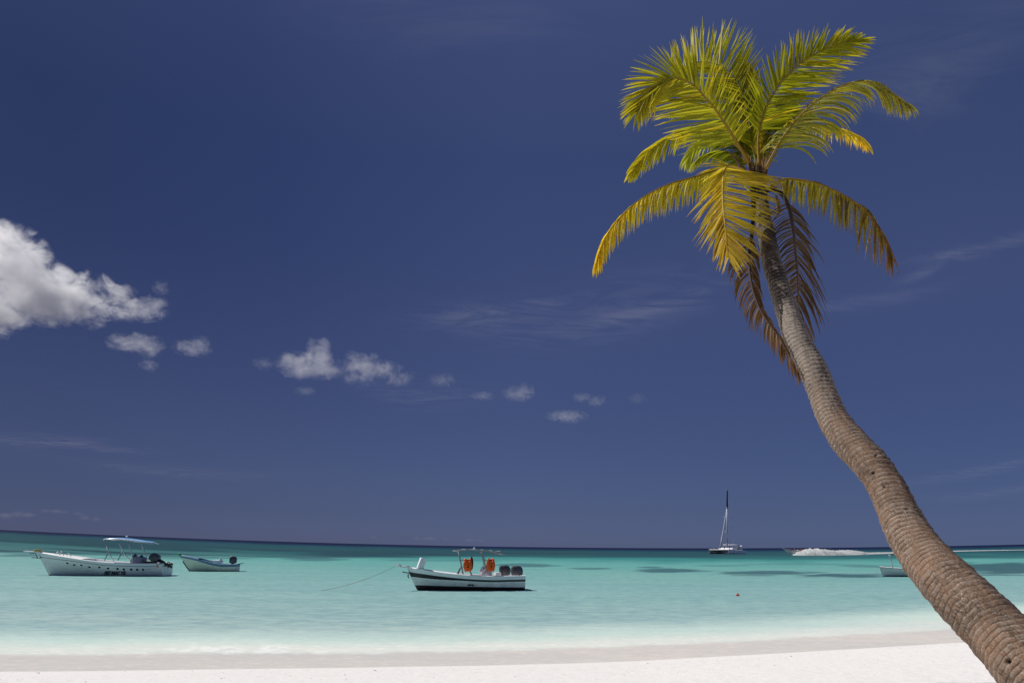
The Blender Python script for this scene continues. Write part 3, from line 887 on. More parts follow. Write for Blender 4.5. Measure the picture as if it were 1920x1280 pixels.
def seated(label, loc, rz, mats, group=None):
    J = [(0, 0, .10), (.02, 0, .36), (.05, 0, .58), (.07, 0, .69), (.09, 0, .81), (.09, 0, .91), (.05, .19, .55), (.14, .23, .30), (.34, .16, .22), (.05, -.19, .55), (.14, -.23, .30), (.34, -.16, .22),
         (.05, .1, .08), (.45, .13, .10), (.44, .13, -.32), (.58, .14, -.36), (.05, -.1, .08), (.45, -.13, .10), (.44, -.13, -.32), (.58, -.14, -.36)]
    E = [(0, 1), (1, 2), (2, 3), (3, 4), (4, 5), (2, 6), (6, 7), (7, 8), (2, 9), (9, 10), (10, 11), (0, 12), (12, 13), (13, 14), (14, 15), (0, 16), (16, 17), (17, 18), (18, 19)]
    R = [(.14, .12), (.13, .11), (.15, .11), (.055, .055), (.095, .085), (.075, .07), (.06, .06), (.045, .045), (.035, .035), (.06, .06), (.045, .045), (.035, .035), (.09, .09), (.062, .062), (.042, .042), (.04, .03), (.09, .09), (.062, .062), (.042, .042), (.04, .03)]
    return skin_person(label, "person", loc, rz, J, E, R, mats[0], mats[1], (-.05, .52), mats[2], group)


def life_jacket(loc, rz, label, mats, tilt=0.0):
    """foam life jacket hung by its neck: two front lobes, a back lobe, a strap"""
    root = empty("life_jacket", loc, rz); tag(root, label, "life jacket", "orange life jackets hung from the canopy frame")
    def lobe(y0, x0, w, th, h, top):
        secs = []
        for f in [0, .06, .25, .5, .75, .93, 1.0]:
            z = top - h * f; k = math.sin(math.pi * min(max(f * .9 + .08, 0), 1)) ** .45; dx = .02 * math.sin(f * 6)
            secs.append([(x0 + dx + th * k * math.copysign(abs(math.cos(a)) ** .7, math.cos(a)), y0 + w * k * math.copysign(abs(math.sin(a)) ** .7, math.sin(a)), z) for a in [2 * math.pi * i / 14 for i in range(14)]])
        return secs
    b = MB()
    # local y faces along the viewer axis after rotation; lobes side by side along x
    for x in (-.12, .12):
        s = lobe(0, 0, .12, .075, .62, -.08); b.loft([[(y + x, -x2 - .05, z) for x2, y, z in r] for r in s], 0)
    s = lobe(0, 0, .25, .05, .68, 0.0); b.loft([[(y, -x2 + .12, z) for x2, y, z in r] for r in s], 0)
    b.tube([(-.15, -.05, -.10), (-.15, .03, .02), (-.11, .10, .0)], .055, 8); b.tube([(.15, -.05, -.10), (.15, .03, .02), (.11, .10, .0)], .055, 8)
    b.build("foam_shell", mats[0], root)
    st = MB()
    ring = [(.275 * math.cos(a), .03 + .15 * math.sin(a), -.42) for a in [2 * math.pi * i / 24 for i in range(24)]]
    st.grid([[(x, y, z + .02) for x, y, z in ring], [(x, y, z - .02) for x, y, z in ring]], 0, True)
    st.build("strap", mats[1], root)
    return root


HC_ = 13


def build_boats():
    W = paint("white_gelcoat", (.87, .87, .85), .35, .5, var=.05, scale=2, dirt=(.52, .50, .42))
    W2 = paint("deck_white", (.82, .83, .84), .45, .4, var=.05, scale=3)
    GREYT = paint("grey_trim", (.33, .32, .35), .5, .4)
    BLK = paint("black_stripe", (.018, .018, .022), .35, .5)
    MAROON = paint("dark_boot_top", (.035, .022, .02), .5, .4)
    ALU = paint("aluminium_tube", (.55, .56, .58), .35, .5, metal=.7)
    TUBE = paint("weathered_tube", (.24, .25, .26), .5, .4)
    DKT = paint("dark_tube", (.10, .11, .12), .45, .5, metal=.3)
    COWL = paint("motor_cowl", (.075, .068, .085), .30, .5)
    LEG = paint("motor_leg_black", (.025, .025, .03), .4, .5)
    BLUEC = paint("blue_canvas", (.14, .32, .58), .8, .2)
    GREY = paint("grey_console", (.42, .41, .47), .4, .5)
    GLASS = paint("smoked_screen", (.16, .17, .20), .08, .6)
    ORANGE = paint("orange_foam", (.80, .12, .015), .6, .3, var=.25, scale=6)
    DARKF = paint("dark_strap", (.03, .02, .02), .8, .2)
    RED = paint("red_cushion", (.16, .03, .03), .6, .3)
    LETTER = paint("letter_paint", (.02, .025, .035), .5, .3)
    ROPE = paint("old_rope", (.40, .37, .33), .9, .1, var=.3, scale=8)
    YROPE = paint("yellow_rope", (.55, .45, .12), .9, .1, var=.3, scale=8)
    IVORY = paint("worn_ivory_paint", (.78, .78, .66), .55, .3, var=.10, scale=2.2, dirt=(.52, .50, .34))
    BLUEP = paint("worn_blue_paint", (.13, .23, .36), .5, .4, var=.25)
    GREENP = paint("green_paint", (.08, .36, .10), .6, .3)

    # ---- striped boat in the middle
    r, k = boat_root("open_boat", 978, 1104.5, math.radians(HC_), "white open boat with a black side stripe, two orange life jackets and a bow rope")
    u = k; xs = lambda px, y=.0: px_to_x(r, math.radians(HC_), px, y)
    h = Hull(xs(763), 2.15, [(0, 27 * u), (.3, 26 * u), (.5, 27.5 * u), (.7, 32 * u), (.85, 36.5 * u), (1, 41 * u)], 21 * u, draft=.25, fine=2.2, stem_pow=.9)
    sh = h.sheer
    h.build(r, [W, BLK, MAROON, W2], [(lambda t: (5.5 + 3.5 * t) * u, 2), (lambda t: sh(t) - (10.5 + 6 * sst(.5, 1, t)) * u, 0), (lambda t: sh(t) - (6.8 + 1.2 * sst(.5, 1, t)) * u, 1), (lambda t: sh(t), 3)], deck_from=.60, floor=.42)
    add_text(None, "EMBELI", r, LETTER, 3.6 * u, xs(877, .7), 8.8 * u, h, 0, 1.0, .01)
    add_text(None, "/", r, LETTER, 3.6 * u, xs(892, .7), 8.8 * u, h, 0, 1.0, .005)
    # bow platform with roller and rail
    sb = sh(1); pl = MB(); pl.box((h.L + .16, 0, sb + .03), (.85, .34, .07), 0, Matrix.Rotation(-.10, 3, 'Y'), .02); pl.build("bow_platform", W2, r)
    rl = MB(); rl.tube([(h.L - .15, .13, sb + .05), (h.L + .25, .13, sb + .02), (h.L + .40, .10, sb + .16), (h.L + .56, 0, sb + .17), (h.L + .40, -.10, sb + .16), (h.L + .25, -.13, sb + .02), (h.L - .15, -.13, sb + .05)], .03, 8); rl.build("bow_rail", GREYT, r)
    ln = MB(); ln.box((h.L + .02, 0, sb - .30), (.45, .16, .07), 0, Matrix.Rotation(-.22, 3, 'Y'), .02); ln.build("stem_bracket", GREYT, r)
    ln = MB(); ln.tube([(h.L - .1, 0, sb - .38), (h.L - .07, .0, sb - .5), (h.L - .14, 0, sb - .62)], [.03, .035, .02], 8); ln.build("stem_eye", DKT, r)
    pan = MB(); xc = xs(791, .7)
    pan.box((xc - .05, .1, sh(.87) + .34), (.34, .70, .62), 0, Matrix.Rotation(math.radians(-20), 3, 'Y'), .03); pan.box((xc + .08, .1, sh(.87) + .03), (.52, .8, .10), 0, None, .02)
    pan.build("foredeck_hatch", W2, r)
    # console and canopy frame
    co = MB(); x0 = xs(915, .7)
    prof = [(-10 * u, -.1), (-9 * u, .30), (-3 * u, .42), (4 * u, .42), (9 * u, .20), (10.5 * u, -.1)]
    secs = [[(x0 + a, w, sh(.4) + b) for a, b in prof] for w in (-.42, -.36, .36, .42)]
    co.loft([[(x, y * (1 if abs(y) < .4 else 1), z - (.0 if abs(y) < .4 else .03)) for x, y, z in s] for s in secs]); con = co.build("console", GREY, r)
    ws = MB(); ws.grid([[(x0 + 8.5 * u, y, sh(.4) + .20), (x0 + 6.5 * u, y, sh(.4) + .40), (x0 + 2 * u, y, sh(.4) + .56)] for y in (-.36, 0, .36)], 0)
    ws.grid([[(x0 + 8.6 * u + .012, y, sh(.4) + .20), (x0 + 6.6 * u + .012, y, sh(.4) + .40), (x0 + 2.1 * u + .012, y, sh(.4) + .56)] for y in (-.36, 0, .36)], 0); ws.build("windscreen", GLASS, con)
    wh = MB(); wh.tube([(x0 - 9 * u - .05, .17 * math.cos(a), sh(.4) + .36 + .17 * math.sin(a)) for a in [2 * math.pi * i / 20 for i in range(21)]], .018, 6); wh.build("steering_wheel", DKT, con)
    top = 72 * u
    xa, xb = xs(852), xs(945)
    fr = MB(); loop = [(xa - .15, .75, top - .12), (xa, .68, top - .03), (xa, -.68, top - .03), (xa - .15, -.75, top - .12)]
    fr.tube([(xa, -.6, top - .05), (xa + .02, 0, top), (xa, .6, top - .05), (xa - .2, .74, top + .02), (xa - 1.1, .76, top + .06), (xb + .9, .76, top - .02), (xb + .15, .72, top - .20), (xb, .55, top - .22), (xb, -.55, top - .22), (xb + .15, -.72, top - .20), (xb + .9, -.76, top - .02), (xa - 1.1, -.76, top + .06), (xa - .2, -.74, top + .02), (xa, -.6, top - .05)], .026, 8)
    for f in (.18, .36, .54, .72, .88):
        xx = xa + (xb - xa) * f; zz = top + .05 - .25 * max(0, f - .4) ** 1.2
        fr.tube([(xx, -.75, zz), (xx, 0, zz + .04), (xx, .75, zz)], .018, 6)
    frame = fr.build("canopy_frame", TUBE, r)
    lamp = MB(); lamp.ellipsoid((xa + (xb - xa) * .40, .0, top + .12), (.06, .06, .07)); lamp.tube([(xa + (xb - xa) * .40, 0, top + .02), (xa + (xb - xa) * .40, 0, top + .1)], .03, 8); lamp.build("anchor_light", W2, frame)
    for y in (.62, -.62):
        o2 = 0 if y > 0 else -5 * u
        tube_part("frame_leg", [(xa - 5 * u + o2, y, top - .06), (xa - 8 * u + o2, y, top - .5), (xa - 12 * u + o2, y, top - 1.05), (xa - 14 * u + o2, y, sh(.55) - .02)], .03, TUBE, frame)
        tube_part("frame_leg", [(xa - 47 * u + o2, y, top - .04), (xa - 51 * u + o2, y, top - .35), (xa - 55 * u + o2, y, top - .95), (xa - 64 * u + o2, y, sh(.3) - .02)], .03, TUBE, frame)
        tube_part("frame_brace", [(xa - 11 * u + o2, y, top - .85), (xa - 4 * u + o2, y, sh(.6) - .02)], .026, DKT, frame)
        tube_part("frame_brace", [(xa - 24 * u + o2, y, top - .95), (xa - 30 * u + o2, y, sh(.5) - .02)], .026, DKT, frame)
    tube_part("hand_rail", [(xa - 8 * u, .64, top - .55), (xa - 27 * u, .64, top - .56)], .02, DKT, frame)
    tube_part("hand_rail", [(xa - 51 * u, .64, top - .56), (xa - 66 * u, .64, top - .55)], .02, DKT, frame)
    bx = MB(); bx.box((xs(936, .7), .3, sh(.2) + .06), (.34, .5, .26), 0, None, .03); bx.build("cool_box", W2, r)
    for y, dx in ((.45, .50), (-.45, 1.02)):
        outboard(r, (dx, y, sh(0) - .18), math.radians(8), (COWL, LEG), 1.05, .95)
    M = r.matrix_world.copy() if False else Matrix.Translation(r.location) @ Matrix.Rotation(math.pi + math.radians(HC_), 4, 'Z')
    def w(p): return M @ Vector(p)
    life_jacket(w((xa - 21.5 * u, .70, top - .50)), math.radians(HC_), "orange life jacket nearer the bow of the black striped boat", (ORANGE, DARKF))
    life_jacket(w((xa - 64 * u, .70, top - .48)), math.radians(20), "orange life jacket nearer the motors of the black striped boat", (ORANGE, DARKF))
    bag = MB(); p = w((xa - 29.5 * u, .5, top - .45)); bag.ellipsoid((0, 0, -.28), (.10, .09, .38), 12, 10); bag.tube([(0, 0, .05), (.02, 0, .2)], .02, 6)
    o = bag.build("dark_bag", paint("dark_maroon_cloth", (.05, .02, .02), .9, .1, var=.3)); o.location = p; tag(o, "dark narrow bag hanging beside the life jacket nearer the bow", "bag")
    # mooring rope
    a = w((h.L + .54, 0, sb + .12)); b = water_at(562, 1107); b.z -= .12; pts = []
    for i in range(40):
        f = i / 39; q = a.lerp(b, f); q.z -= .62 * 4 * f * (1 - f) * .5; pts.append(q)
    mb = MB(); mb.tube([q - a for q in pts], .012, 6); o = mb.build("mooring_rope", ROPE); o.location = a
    tag(o, "thin mooring rope running from the black striped boat's bow into the water", "rope")

    # ---- big white boat with the blue canopy at the left
    hd = math.radians(7)
    r, k = boat_root("open_boat", 314, 1078.5, hd, "long white open boat with portholes, dark lettering on its side and a blue canopy"); u = k * .975
    xs = lambda px, y=1.0: px_to_x(r, hd, px, y)
    h = Hull(xs(70, 0), 2.7, [(0, 24.0 * u), (.2, 23.5 * u), (.4, 25 * u), (.55, 28.5 * u), (.75, 35.5 * u), (1, 43.5 * u)], 22 * u, draft=.3, fine=2.1, stem_pow=1.0)
    sh = h.sheer
    h.build(r, [W, GREYT, W2], [(lambda t: sh(t) - (6.2 + 3.5 * sst(.6, 1, t)) * u, 0), (lambda t: sh(t) - (4.8 + 3.5 * sst(.6, 1, t)) * u, 1), (lambda t: sh(t), 2)], deck_from=.62, floor=.5)
    add_text(None, "FERMARYS", r, LETTER, 8.6 * u, xs(196.5), 2.8 * u, h, .32, .92, .02)
    add_text(None, "SABAELIS", r, GREYT, 2.2 * u, xs(277), 12.6 * u, h, 0, 1.0, 0)
    for px, py in [(124.5, 1054.5), (138.5, 1058), (153.7, 1058.3), (169.5, 1061.5), (189, 1062), (205.5, 1064), (223.5, 1064.8), (235, 1066), (248.5, 1066), (259.7, 1066.3), (270.3, 1066.3)]:
        x = xs(px); z = (1078.5 - py) * u; y = h.side_y(x, z)
        pm = MB(); pm.tube([(x, y - .02, z), (x, y + .02, z)], .085, 14); pm.build("porthole", LETTER, r)
    sb = sh(1)
    pl = MB(); pl.box((h.L + .30, 0, sb + .02), (1.2, .42, .08), 0, Matrix.Rotation(-.04, 3, 'Y'), .02); pl.build("bow_platform", W2, r)
    rl = MB(); rl.tube([(h.L - .02, .0, sb - .50), (h.L + .05, 0, sb - .25), (h.L + .15, .0, sb - .10), (h.L + .55, 0, sb - .12)], .045, 8); rl.build("bow_bracket", GREYT, r)
    ln = MB(); ln.box((h.L + .05, 0, sb - .45), (.62, .2, .07), 0, Matrix.Rotation(-.05, 3, 'Y'), .02); ln.build("stem_bracket", GREYT, r)
    rc = MB()
    for i in range(3): rc.tube([(h.L - .05 + .26 * math.cos(a), .2 * math.sin(a), sb + .07 + .05 * i) for a in [2 * math.pi * j / 16 for j in range(17)]], .035, 6)
    o = rc.build("rope_coil", YROPE); o.location = r.location; o.rotation_euler = r.rotation_euler; tag(o, "small yellowish coil of rope on the long white boat's bow", "rope")
    for px, dz in ((100, .22), (107, .30), (121, .22)):
        c = MB(); x = xs(px); s = sh(x / h.L); c.tube([(x - .12, .3, s), (x - .1, .3, s + dz * .9), (x + .12, .3, s + dz), (x + .2, .3, s)], .03, 8); c.build("mooring_cleat", ALU, r)
    top = 70 * u; xa, xb = xs(190), xs(282)
    cv = MB(); rows = []
    for i in range(17):
        f = i / 16; x = xa + (xb - xa) * f; z = top - .02 + .06 * math.sin(math.pi * min(1, f * 1.35)) - .38 * max(0, f - .25) ** 1.3
        hw = 1.0 * (1 - .35 * abs(2 * f - 1) ** 6)
        rows.append([(x, hw * y, z + .04 * (1 - y * y) - (.05 if abs(y) > .99 else 0)) for y in (-1, -.9, -.5, 0, .5, .9, 1)])
    cv.grid(rows, 0); cv.grid([[(x, y, z - .03) for x, y, z in rr] for rr in rows], 0)
    frm = MB(); edge = [rr[0] for rr in rows] + [rr[3] for rr in rows[-1:]] + [rr[-1] for rr in rows[::-1]] + [rr[3] for rr in rows[:1]] + [rows[0][0]]
    frm.tube([(x, y, z - .02) for x, y, z in edge], .045, 8)
    frame = frm.build("canopy_frame", ALU, r); cv.build("canopy", BLUEC, frame)
    lp = MB(); lp.ellipsoid((xs(227), 0, top + .16), (.09, .09, .07)); lp.build("anchor_light", W2, frame)
    for y, sx in ((.85, 0), (-.85, 7)):
        tube_part("frame_leg", [(xs(193.5 + sx), y, top - .10), (xs(199 + sx), y, top - .6), (xs(206 + sx * 1.4), y, top - 1.35), (xs(212 + sx * 2.2), y, sh(.5) - .02)], .042, ALU, frame)
        tube_part("frame_leg", [(xs(237 + sx), y, top - .08), (xs(241 + sx), y, top - .55), (xs(245 + sx * 1.2), y, top - 1.2), (xs(249 + sx * 1.8), y, sh(.3) - .02)], .042, ALU, frame)
        tube_part("frame_brace", [(xs(202 + sx), y, top - 1.05), (xs(194 + sx), y, sh(.55) - .02)], .034, DKT, frame)
    tube_part("frame_leg", [(xs(189), .5, top - .12), (xs(196), .6, top - .4), (xs(198), .8, top - .8)], .04, ALU, frame)
    co = MB(); x0 = xs(250); z0 = sh(.28)
    prof = [(-11 * u, -.2), (-10 * u, .42), (-2 * u, .52), (6 * u, .50), (10 * u, .2), (11 * u, -.2)]
    co.loft([[(x0 + a, w_, z0 + b) for a, b in prof] for w_ in (-.5, -.46, .46, .5)]); con = co.build("console", GREY, r)
    ws = MB(); ws.grid([[(x0 + 9 * u, y, z0 + .25), (x0 + 7 * u, y, z0 + .50), (x0 + 4 * u, y, z0 + .70)] for y in (-.42, 0, .42)], 0); ws.build("windscreen", GLASS, con)
    st = MB(); st.box((xs(272), 0, sh(.2) + .02), (15 * u, 1.3, .22), 0, None, .05); st.build("bench_seat", RED, r)
    hr = MB(); hr.ellipsoid((xs(257.5), .2, z0 + .5), (.10, .10, .14)); hr.build("throttle", LEG, con)
    for y, x in ((.62, .42), (0.0, .62), (-.62, .82)):
        outboard(r, (x, y, sh(0) + .05), math.radians(60), (COWL, LEG), 1.05, 1.1)
    tube_part("motor_bracket", [(-.05, .3, sh(0) - .05), (-.45, .3, sh(0) - .03)], .06, GREYT, r)
    fb = MB(); fb.ellipsoid((xs(303), h.side_y(xs(303), 20 * u) + .12, 20.5 * u), (.20, .11, .14)); o = fb.build("fender", paint("white_fender", (.85, .83, .78), .5, .4)); o.location = r.location; o.rotation_euler = r.rotation_euler
    tag(o, "small white fender at the stern of the long white boat", "fender")
    fb = MB(); fb.ellipsoid((xs(300), h.side_y(xs(300), 20 * u) + .13, 19.2 * u), (.12, .08, .10)); fb.build("end_cap", ORANGE, o)

    # ---- small ivory skiff behind it
    hd = math.radians(7)
    r, k = boat_root("open_boat", 446, 1070.5, hd, "small ivory skiff with blue gunwales and a single upright outboard motor"); u = k
    xs = lambda px, y=.4: px_to_x(r, hd, px, y)
    h = Hull(xs(337, 0), 1.7, [(0, 13.5 * u), (.25, 13 * u), (.45, 17 * u), (.65, 23 * u), (.8, 26.5 * u), (1, 29.5 * u)], 21 * u, draft=.2, fine=2.0, stem_pow=.75)
    sh = h.sheer
    h.build(r, [IVORY, BLUEP, BLUEP], [(lambda t: sh(t) - 4.6 * u, 0), (lambda t: sh(t), 1)], deck_from=.66, floor=.32)
    g = MB(); g.ellipsoid((h.L + .0, 0, sh(1) + .06), (.13, .10, .15)); g.build("bow_post", GREENP, r)
    kb = MB(); kb.tube([(h.pt(1, z)[0] + .015, 0, z) for z in np.linspace(.02, sh(1) * .62, 10)], .045, 6); kb.build("stem_band", paint("dark_band", (.06, .08, .08), .6, .3), r)
    oar = MB(); oar.box((xs(378), h.side_y(xs(378), 21 * u) + .02, 23 * u), (5 * u, .08, 3 * u), 0, None, .02); oar.build("oar_block", paint("dark_blue_block", (.04, .07, .10), .6, .3), r)
    bn = MB(); bn.box((xs(407), 0, sh(.4) + .12), (12 * u, 1.1, .26), 0, None, .05); bn.box((xs(411.5), 0, sh(.4) + .32), (2.2 * u, .5, .24), 0, None, .03); bn.build("thwart_box", W2, r)
    outboard(r, (.62, .0, sh(0) - .02), math.radians(-6), (COWL, LEG), 1.02, 1.05)
    tf_ = MB(); tf_.box((-.12, 0, sh(0) + .02), (.5, 1.3, .06), 0, Matrix.Rotation(.2, 3, 'Y'), .02); tf_.build("stern_plate", BLUEP, r)

    # ---- boat half hidden behind the palm trunk
    hd = math.radians(8)
    r, k = boat_root("open_boat", 1775, 1080.5, hd, "white open boat half hidden behind the palm trunk", "moored open boats"); u = k
    xs = lambda px, y=.5: px_to_x(r, hd, px, y)
    h = Hull(xs(1649, 0), 1.9, [(0, 14 * u), (.3, 13.5 * u), (.6, 14.5 * u), (.85, 16.3 * u), (1, 18 * u)], 9 * u, draft=.2, fine=2.2, stem_pow=.8)
    sh = h.sheer
    GB = paint("green_grey_boot", (.05, .09, .05), .6, .3)
    h.build(r, [W, GB, GREYT, W2], [(lambda t: 1.6 * u, 1), (lambda t: sh(t) - 1.2 * u, 0), (lambda t: sh(t), 2)], deck_from=.72, floor=.3)
    top = 41 * u
    cv = MB(); cv.box((xs(1709), 0, top), (46 * u, 1.5, .09), 0, None, .03); frame = cv.build("canopy", paint("black_canvas", (.02, .02, .025), .8, .2), r)
    for y, q in ((.6, 0), (-.6, 14)):
        tube_part("canopy_leg", [(xs(1667.5 + q), y, top - .02), (xs(1670 + q), y, top - .5), (xs(1673 + q), y, sh(.8) - .02)], .03, ALU, frame)
        tube_part("canopy_leg", [(xs(1715 + q), y, top - .02), (xs(1718 + q), y, sh(.4) - .02)], .03, ALU, frame)
    bn = MB(); bn.box((xs(1700), 0, sh(.6) - .02), (10 * u, 1.2, .16), 0, None, .04); bn.build("bench_seat", BLUEP, r)
    outboard(r, (.3, 0, sh(0) - .1), math.radians(5), (COWL, LEG), 1.0, .95)
    tube_part("bow_line", [(h.L + .02, 0, sh(1) - .05), (h.L + .35, .1, sh(1) * .45), (h.L + .55, .15, -.05)], .015, ROPE, r)

    # ---- catamaran at anchor
    p = water_at(1380, 1037.6); u = p.y / F; hd = math.radians(50); L = 20.0
    r = empty("catamaran", p, math.pi + hd); tag(r, "white sailing catamaran at anchor with a tall bare mast", "catamaran")
    WC = paint("catamaran_white", (.84, .84, .85), .4, .4, var=.04); SAIL = paint("furled_sail", (.55, .58, .66), .8, .2); MASTL = paint("mast_alloy", (.42, .46, .56), .4, .5); MASTD = paint("dark_mast_sleeve", (.035, .05, .10), .6, .3); WOOD = paint("tan_sail_bag", (.42, .28, .19), .8, .2)
    for side in (1, -1):
        m = MB(); secs = []
        for i in range(22):
            t = i / 21; x = t * L; b = .85 * (1 - max(0, (t - .45) / .55) ** 2.4) * (.75 + .25 * min(1, t / .2)); top_ = 1.75 - .7 * max(0, (.22 - t) / .22) + .25 * t; kz = -.35 * (1 - t ** 4)
            b = max(b, .03); cx = x + .5 * (1 if t > .99 else 0) * 0
            secs.append([(x - .6 * t * t * (1 - zz / 2.0), 4.4 * side + b * yy, kz + (top_ - kz) * zz) for yy, zz in [(0, 0), (.85, .12), (1, .3), (.8, .8), (.5, 1), (-.5, 1), (-.8, .8), (-1, .3), (-.85, .12)]])
        m.loft(secs); m.build("hull", WC, r)
    dk = MB(); dk.box((8.2, 0, 1.62), (9.8, 8.0, .42), 0, None, .12); dk.box((8.6, 0, 1.15), (8.0, 2.6, .9), 0, None, .3); deck = dk.build("bridge_deck", WC, r)
    cb = MB(); cb.loft([[(8.8 + a, w_, 1.83 + b) for a, b in [(-3.6, 0), (-3.3, .72), (1.8, .85), (3.6, .10), (3.7, 0)]] for w_ in (-3.0, -2.7, 2.7, 3.0)]); cab = cb.build("cabin", WC, r)
    wn = MB()
    for s_ in (1, -1):
        wn = MB(); wn.grid([[(8.8 + x, s_ * 3.02, 2.15), (8.8 + x, s_ * 2.99, 2.42)] for x in (-2.8, -1, .5, 2.0)], 0); wn.build("window", GLASS, cab)
    bm_ = MB(); bm_.tube([(19.0, -4.4, 1.75), (19.0, 4.4, 1.75)], .16, 10); bm_.build("cross_beam", WC, r)
    net = MB(); net.grid([[(x, y, 1.70 - .12 * math.sin((y + 4) / 8 * math.pi)) for y in np.linspace(-3.8, 3.8, 7)] for x in (13.2, 16, 18.8)], 0); net.build("trampoline", paint("dark_netting", (.05, .05, .055), .8, .2), r)
    MT = 117 * u; xm = 10.6
    ms = MB(); ms.tube([(xm, 0, 1.9), (xm, 0, MT * .70)], .22, 10); mast = ms.build("mast", MASTL, r)
    md = MB(); md.tube([(xm, 0, MT * .70), (xm, 0, MT * .72), (xm, 0, MT * .98), (xm, 0, MT)], [.24, .42, .30, .10], 10); md.build("mast_sleeve", MASTD, mast)
    for z in (.345, .575):
        sp = MB(); sp.tube([(xm, -1.9, MT * z), (xm, 0, MT * z + .15), (xm, 1.9, MT * z)], .09, 6); sp.build("spreader", MASTL, mast)
    lw = MB(); lw.tube([(xm - .4, 0, 2.4), (xm - .35, 0, 4.6), (xm - .3, 0, 7.0)], [.4, .36, .2], 10); lw.build("sail_bag", WOOD, mast)
    fs = MB(); fs.tube([(17.8, 0, 2.2), (16.2, 0, 2.2 + (MT * .73 - 2.2) * .215), (13.6, 0, 2.2 + (MT * .73 - 2.2) * .563), (xm + .34, 0, MT * .73)], [.16, .30, .22, .08], 8); fs.build("furled_jib", SAIL, mast)
    for s_ in (1, -1): tube_part("shroud", [(xm - 1.2, 4.2 * s_, 1.9), (xm, .05 * s_, MT * .72)], .035, MASTL, mast, 6)
    tube_part("backstay", [(1.5, 0, 1.8), (xm, 0, MT * .97)], .03, MASTL, mast, 6)
    bo = MB(); bo.tube([(xm - .3, 0, 4.3), (xm - 7, 0, 4.4)], .16, 8); bo.build("boom", MASTL, mast)
    bi = MB(); bi.box((5.0, 0, 4.05), (5.0, 6.2, .24), 0, None, .1); bim = bi.build("bimini_roof", WC, r)
    for x in (2.9, 7.0):
        for y in (2.8, -2.8): tube_part("roof_post", [(x, y, 1.85), (x, y, 4.0)], .07, WC, bim, 8)
    rd = MB(); rd.tube([(.6, 2.6, 1.2), (.6, 2.6, 3.4)], .07, 8); rd.tube([(.6, 2.6, 3.35), (.6, 2.6, 3.5), (.6, 2.6, 3.85)], [.7, .55, .05], 12); rd.build("sun_shade", WC, r)
    for side in (1, -1):
        rr = MB(); rr.tube([(1.5, 4.9 * side, 2.35), (9, 5.1 * side, 2.5), (18.5, 4.5 * side, 2.6)], .03, 6)
        for x in np.linspace(1.5, 18.5, 9): rr.tube([(x, (4.95 if x < 14 else 4.6) * side, 1.7), (x, (4.95 if x < 14 else 4.55) * side, 2.5)], .03, 6)
        rr.build("guard_rail", ALU, r)
    Mx = Matrix.Translation(r.location) @ Matrix.Rotation(math.pi + hd, 4, 'Z')
    sk = paint("tanned_skin", (.30, .17, .11), .6, .3); hr_ = paint("dark_hair", (.03, .02, .018), .7, .2); cl = [paint("dark_clothes", (.05, .05, .07), .8, .2), paint("red_clothes", (.40, .06, .05), .8, .2), paint("white_clothes", (.7, .7, .7), .8, .2)]
    for (x, y, c, a, l) in [(16.6, 1.4, 0, .4, "person in dark clothes standing beside the furled jib on the catamaran"), (13.2, 2.4, 1, 2.0, "person in red standing forward of the catamaran's mast"), (4.2, 3.0, 0, 1.0, "person in dark clothes standing under the catamaran's roof"), (1.6, 1.0, 2, 2.6, "person in pale clothes standing at the catamaran's stern")]:
        q = Mx @ Vector((x, y, 1.84 if x < 13.1 else 1.80)); standing(l, q, a, (sk, cl[c], hr_), group="people on board the catamaran")

    # ---- speedboat running left with its wake
    p = water_at(1512, 1040.0); u = p.y / F; hd = math.radians(6)
    r = empty("speedboat", p + Vector((0, 0, .25)), math.pi + hd); r.rotation_euler = (0, math.radians(-3.5), math.pi + hd)
    tag(r, "white speedboat planing to the left with passengers and a foaming wake", "boat")
    h = Hull(48 * u, 2.3, [(0, 5.2 * u), (.4, 5.2 * u), (.7, 6.2 * u), (1, 7.8 * u)], 13 * u, draft=.3, fine=2.2, stem_pow=.8); sh = h.sheer
    h.build(r, [W, GREYT, W2], [(lambda t: sh(t) - .35, 0), (lambda t: sh(t), 1)], deck_from=.66, floor=.4)
    outboard(r, (.3, .0, sh(0) - .1), 0, (COWL, LEG), 1.2, 1.0)
    co = MB(); co.box((h.L * .36, 0, sh(.4) + .12), (.7, .8, .7), 0, None, .1); co.build("console", GREY, r)
    bpt = MB(); bpt.box((h.L * .22, 0, sh(.2) - .12), (.6, 1.7, .26), 0, None, .05); bpt.build("bench_seat", RED, r)
    bpt = MB(); bpt.box((h.L * .52, 0, sh(.5) - .12), (.6, 1.7, .26), 0, None, .05); bpt.build("bench_seat", RED, r)
    Ms = Matrix.Translation(r.location) @ r.rotation_euler.to_matrix().to_4x4()
    for (x, y, c, l) in [(.20, .45, 0, "person in dark clothes sitting nearest the speedboat's motor"), (.21, -.45, 1, "person in red sitting on the speedboat's rear bench"), (.50, .4, 1, "person in red sitting on the speedboat's front bench"), (.51, -.4, 0, "person in dark clothes sitting foremost in the speedboat")]:
        q = Ms @ Vector((h.L * x, y, sh(x) + .02)); seated(l, q, math.pi + hd, (sk, cl[c], hr_), group="passengers in the speedboat")
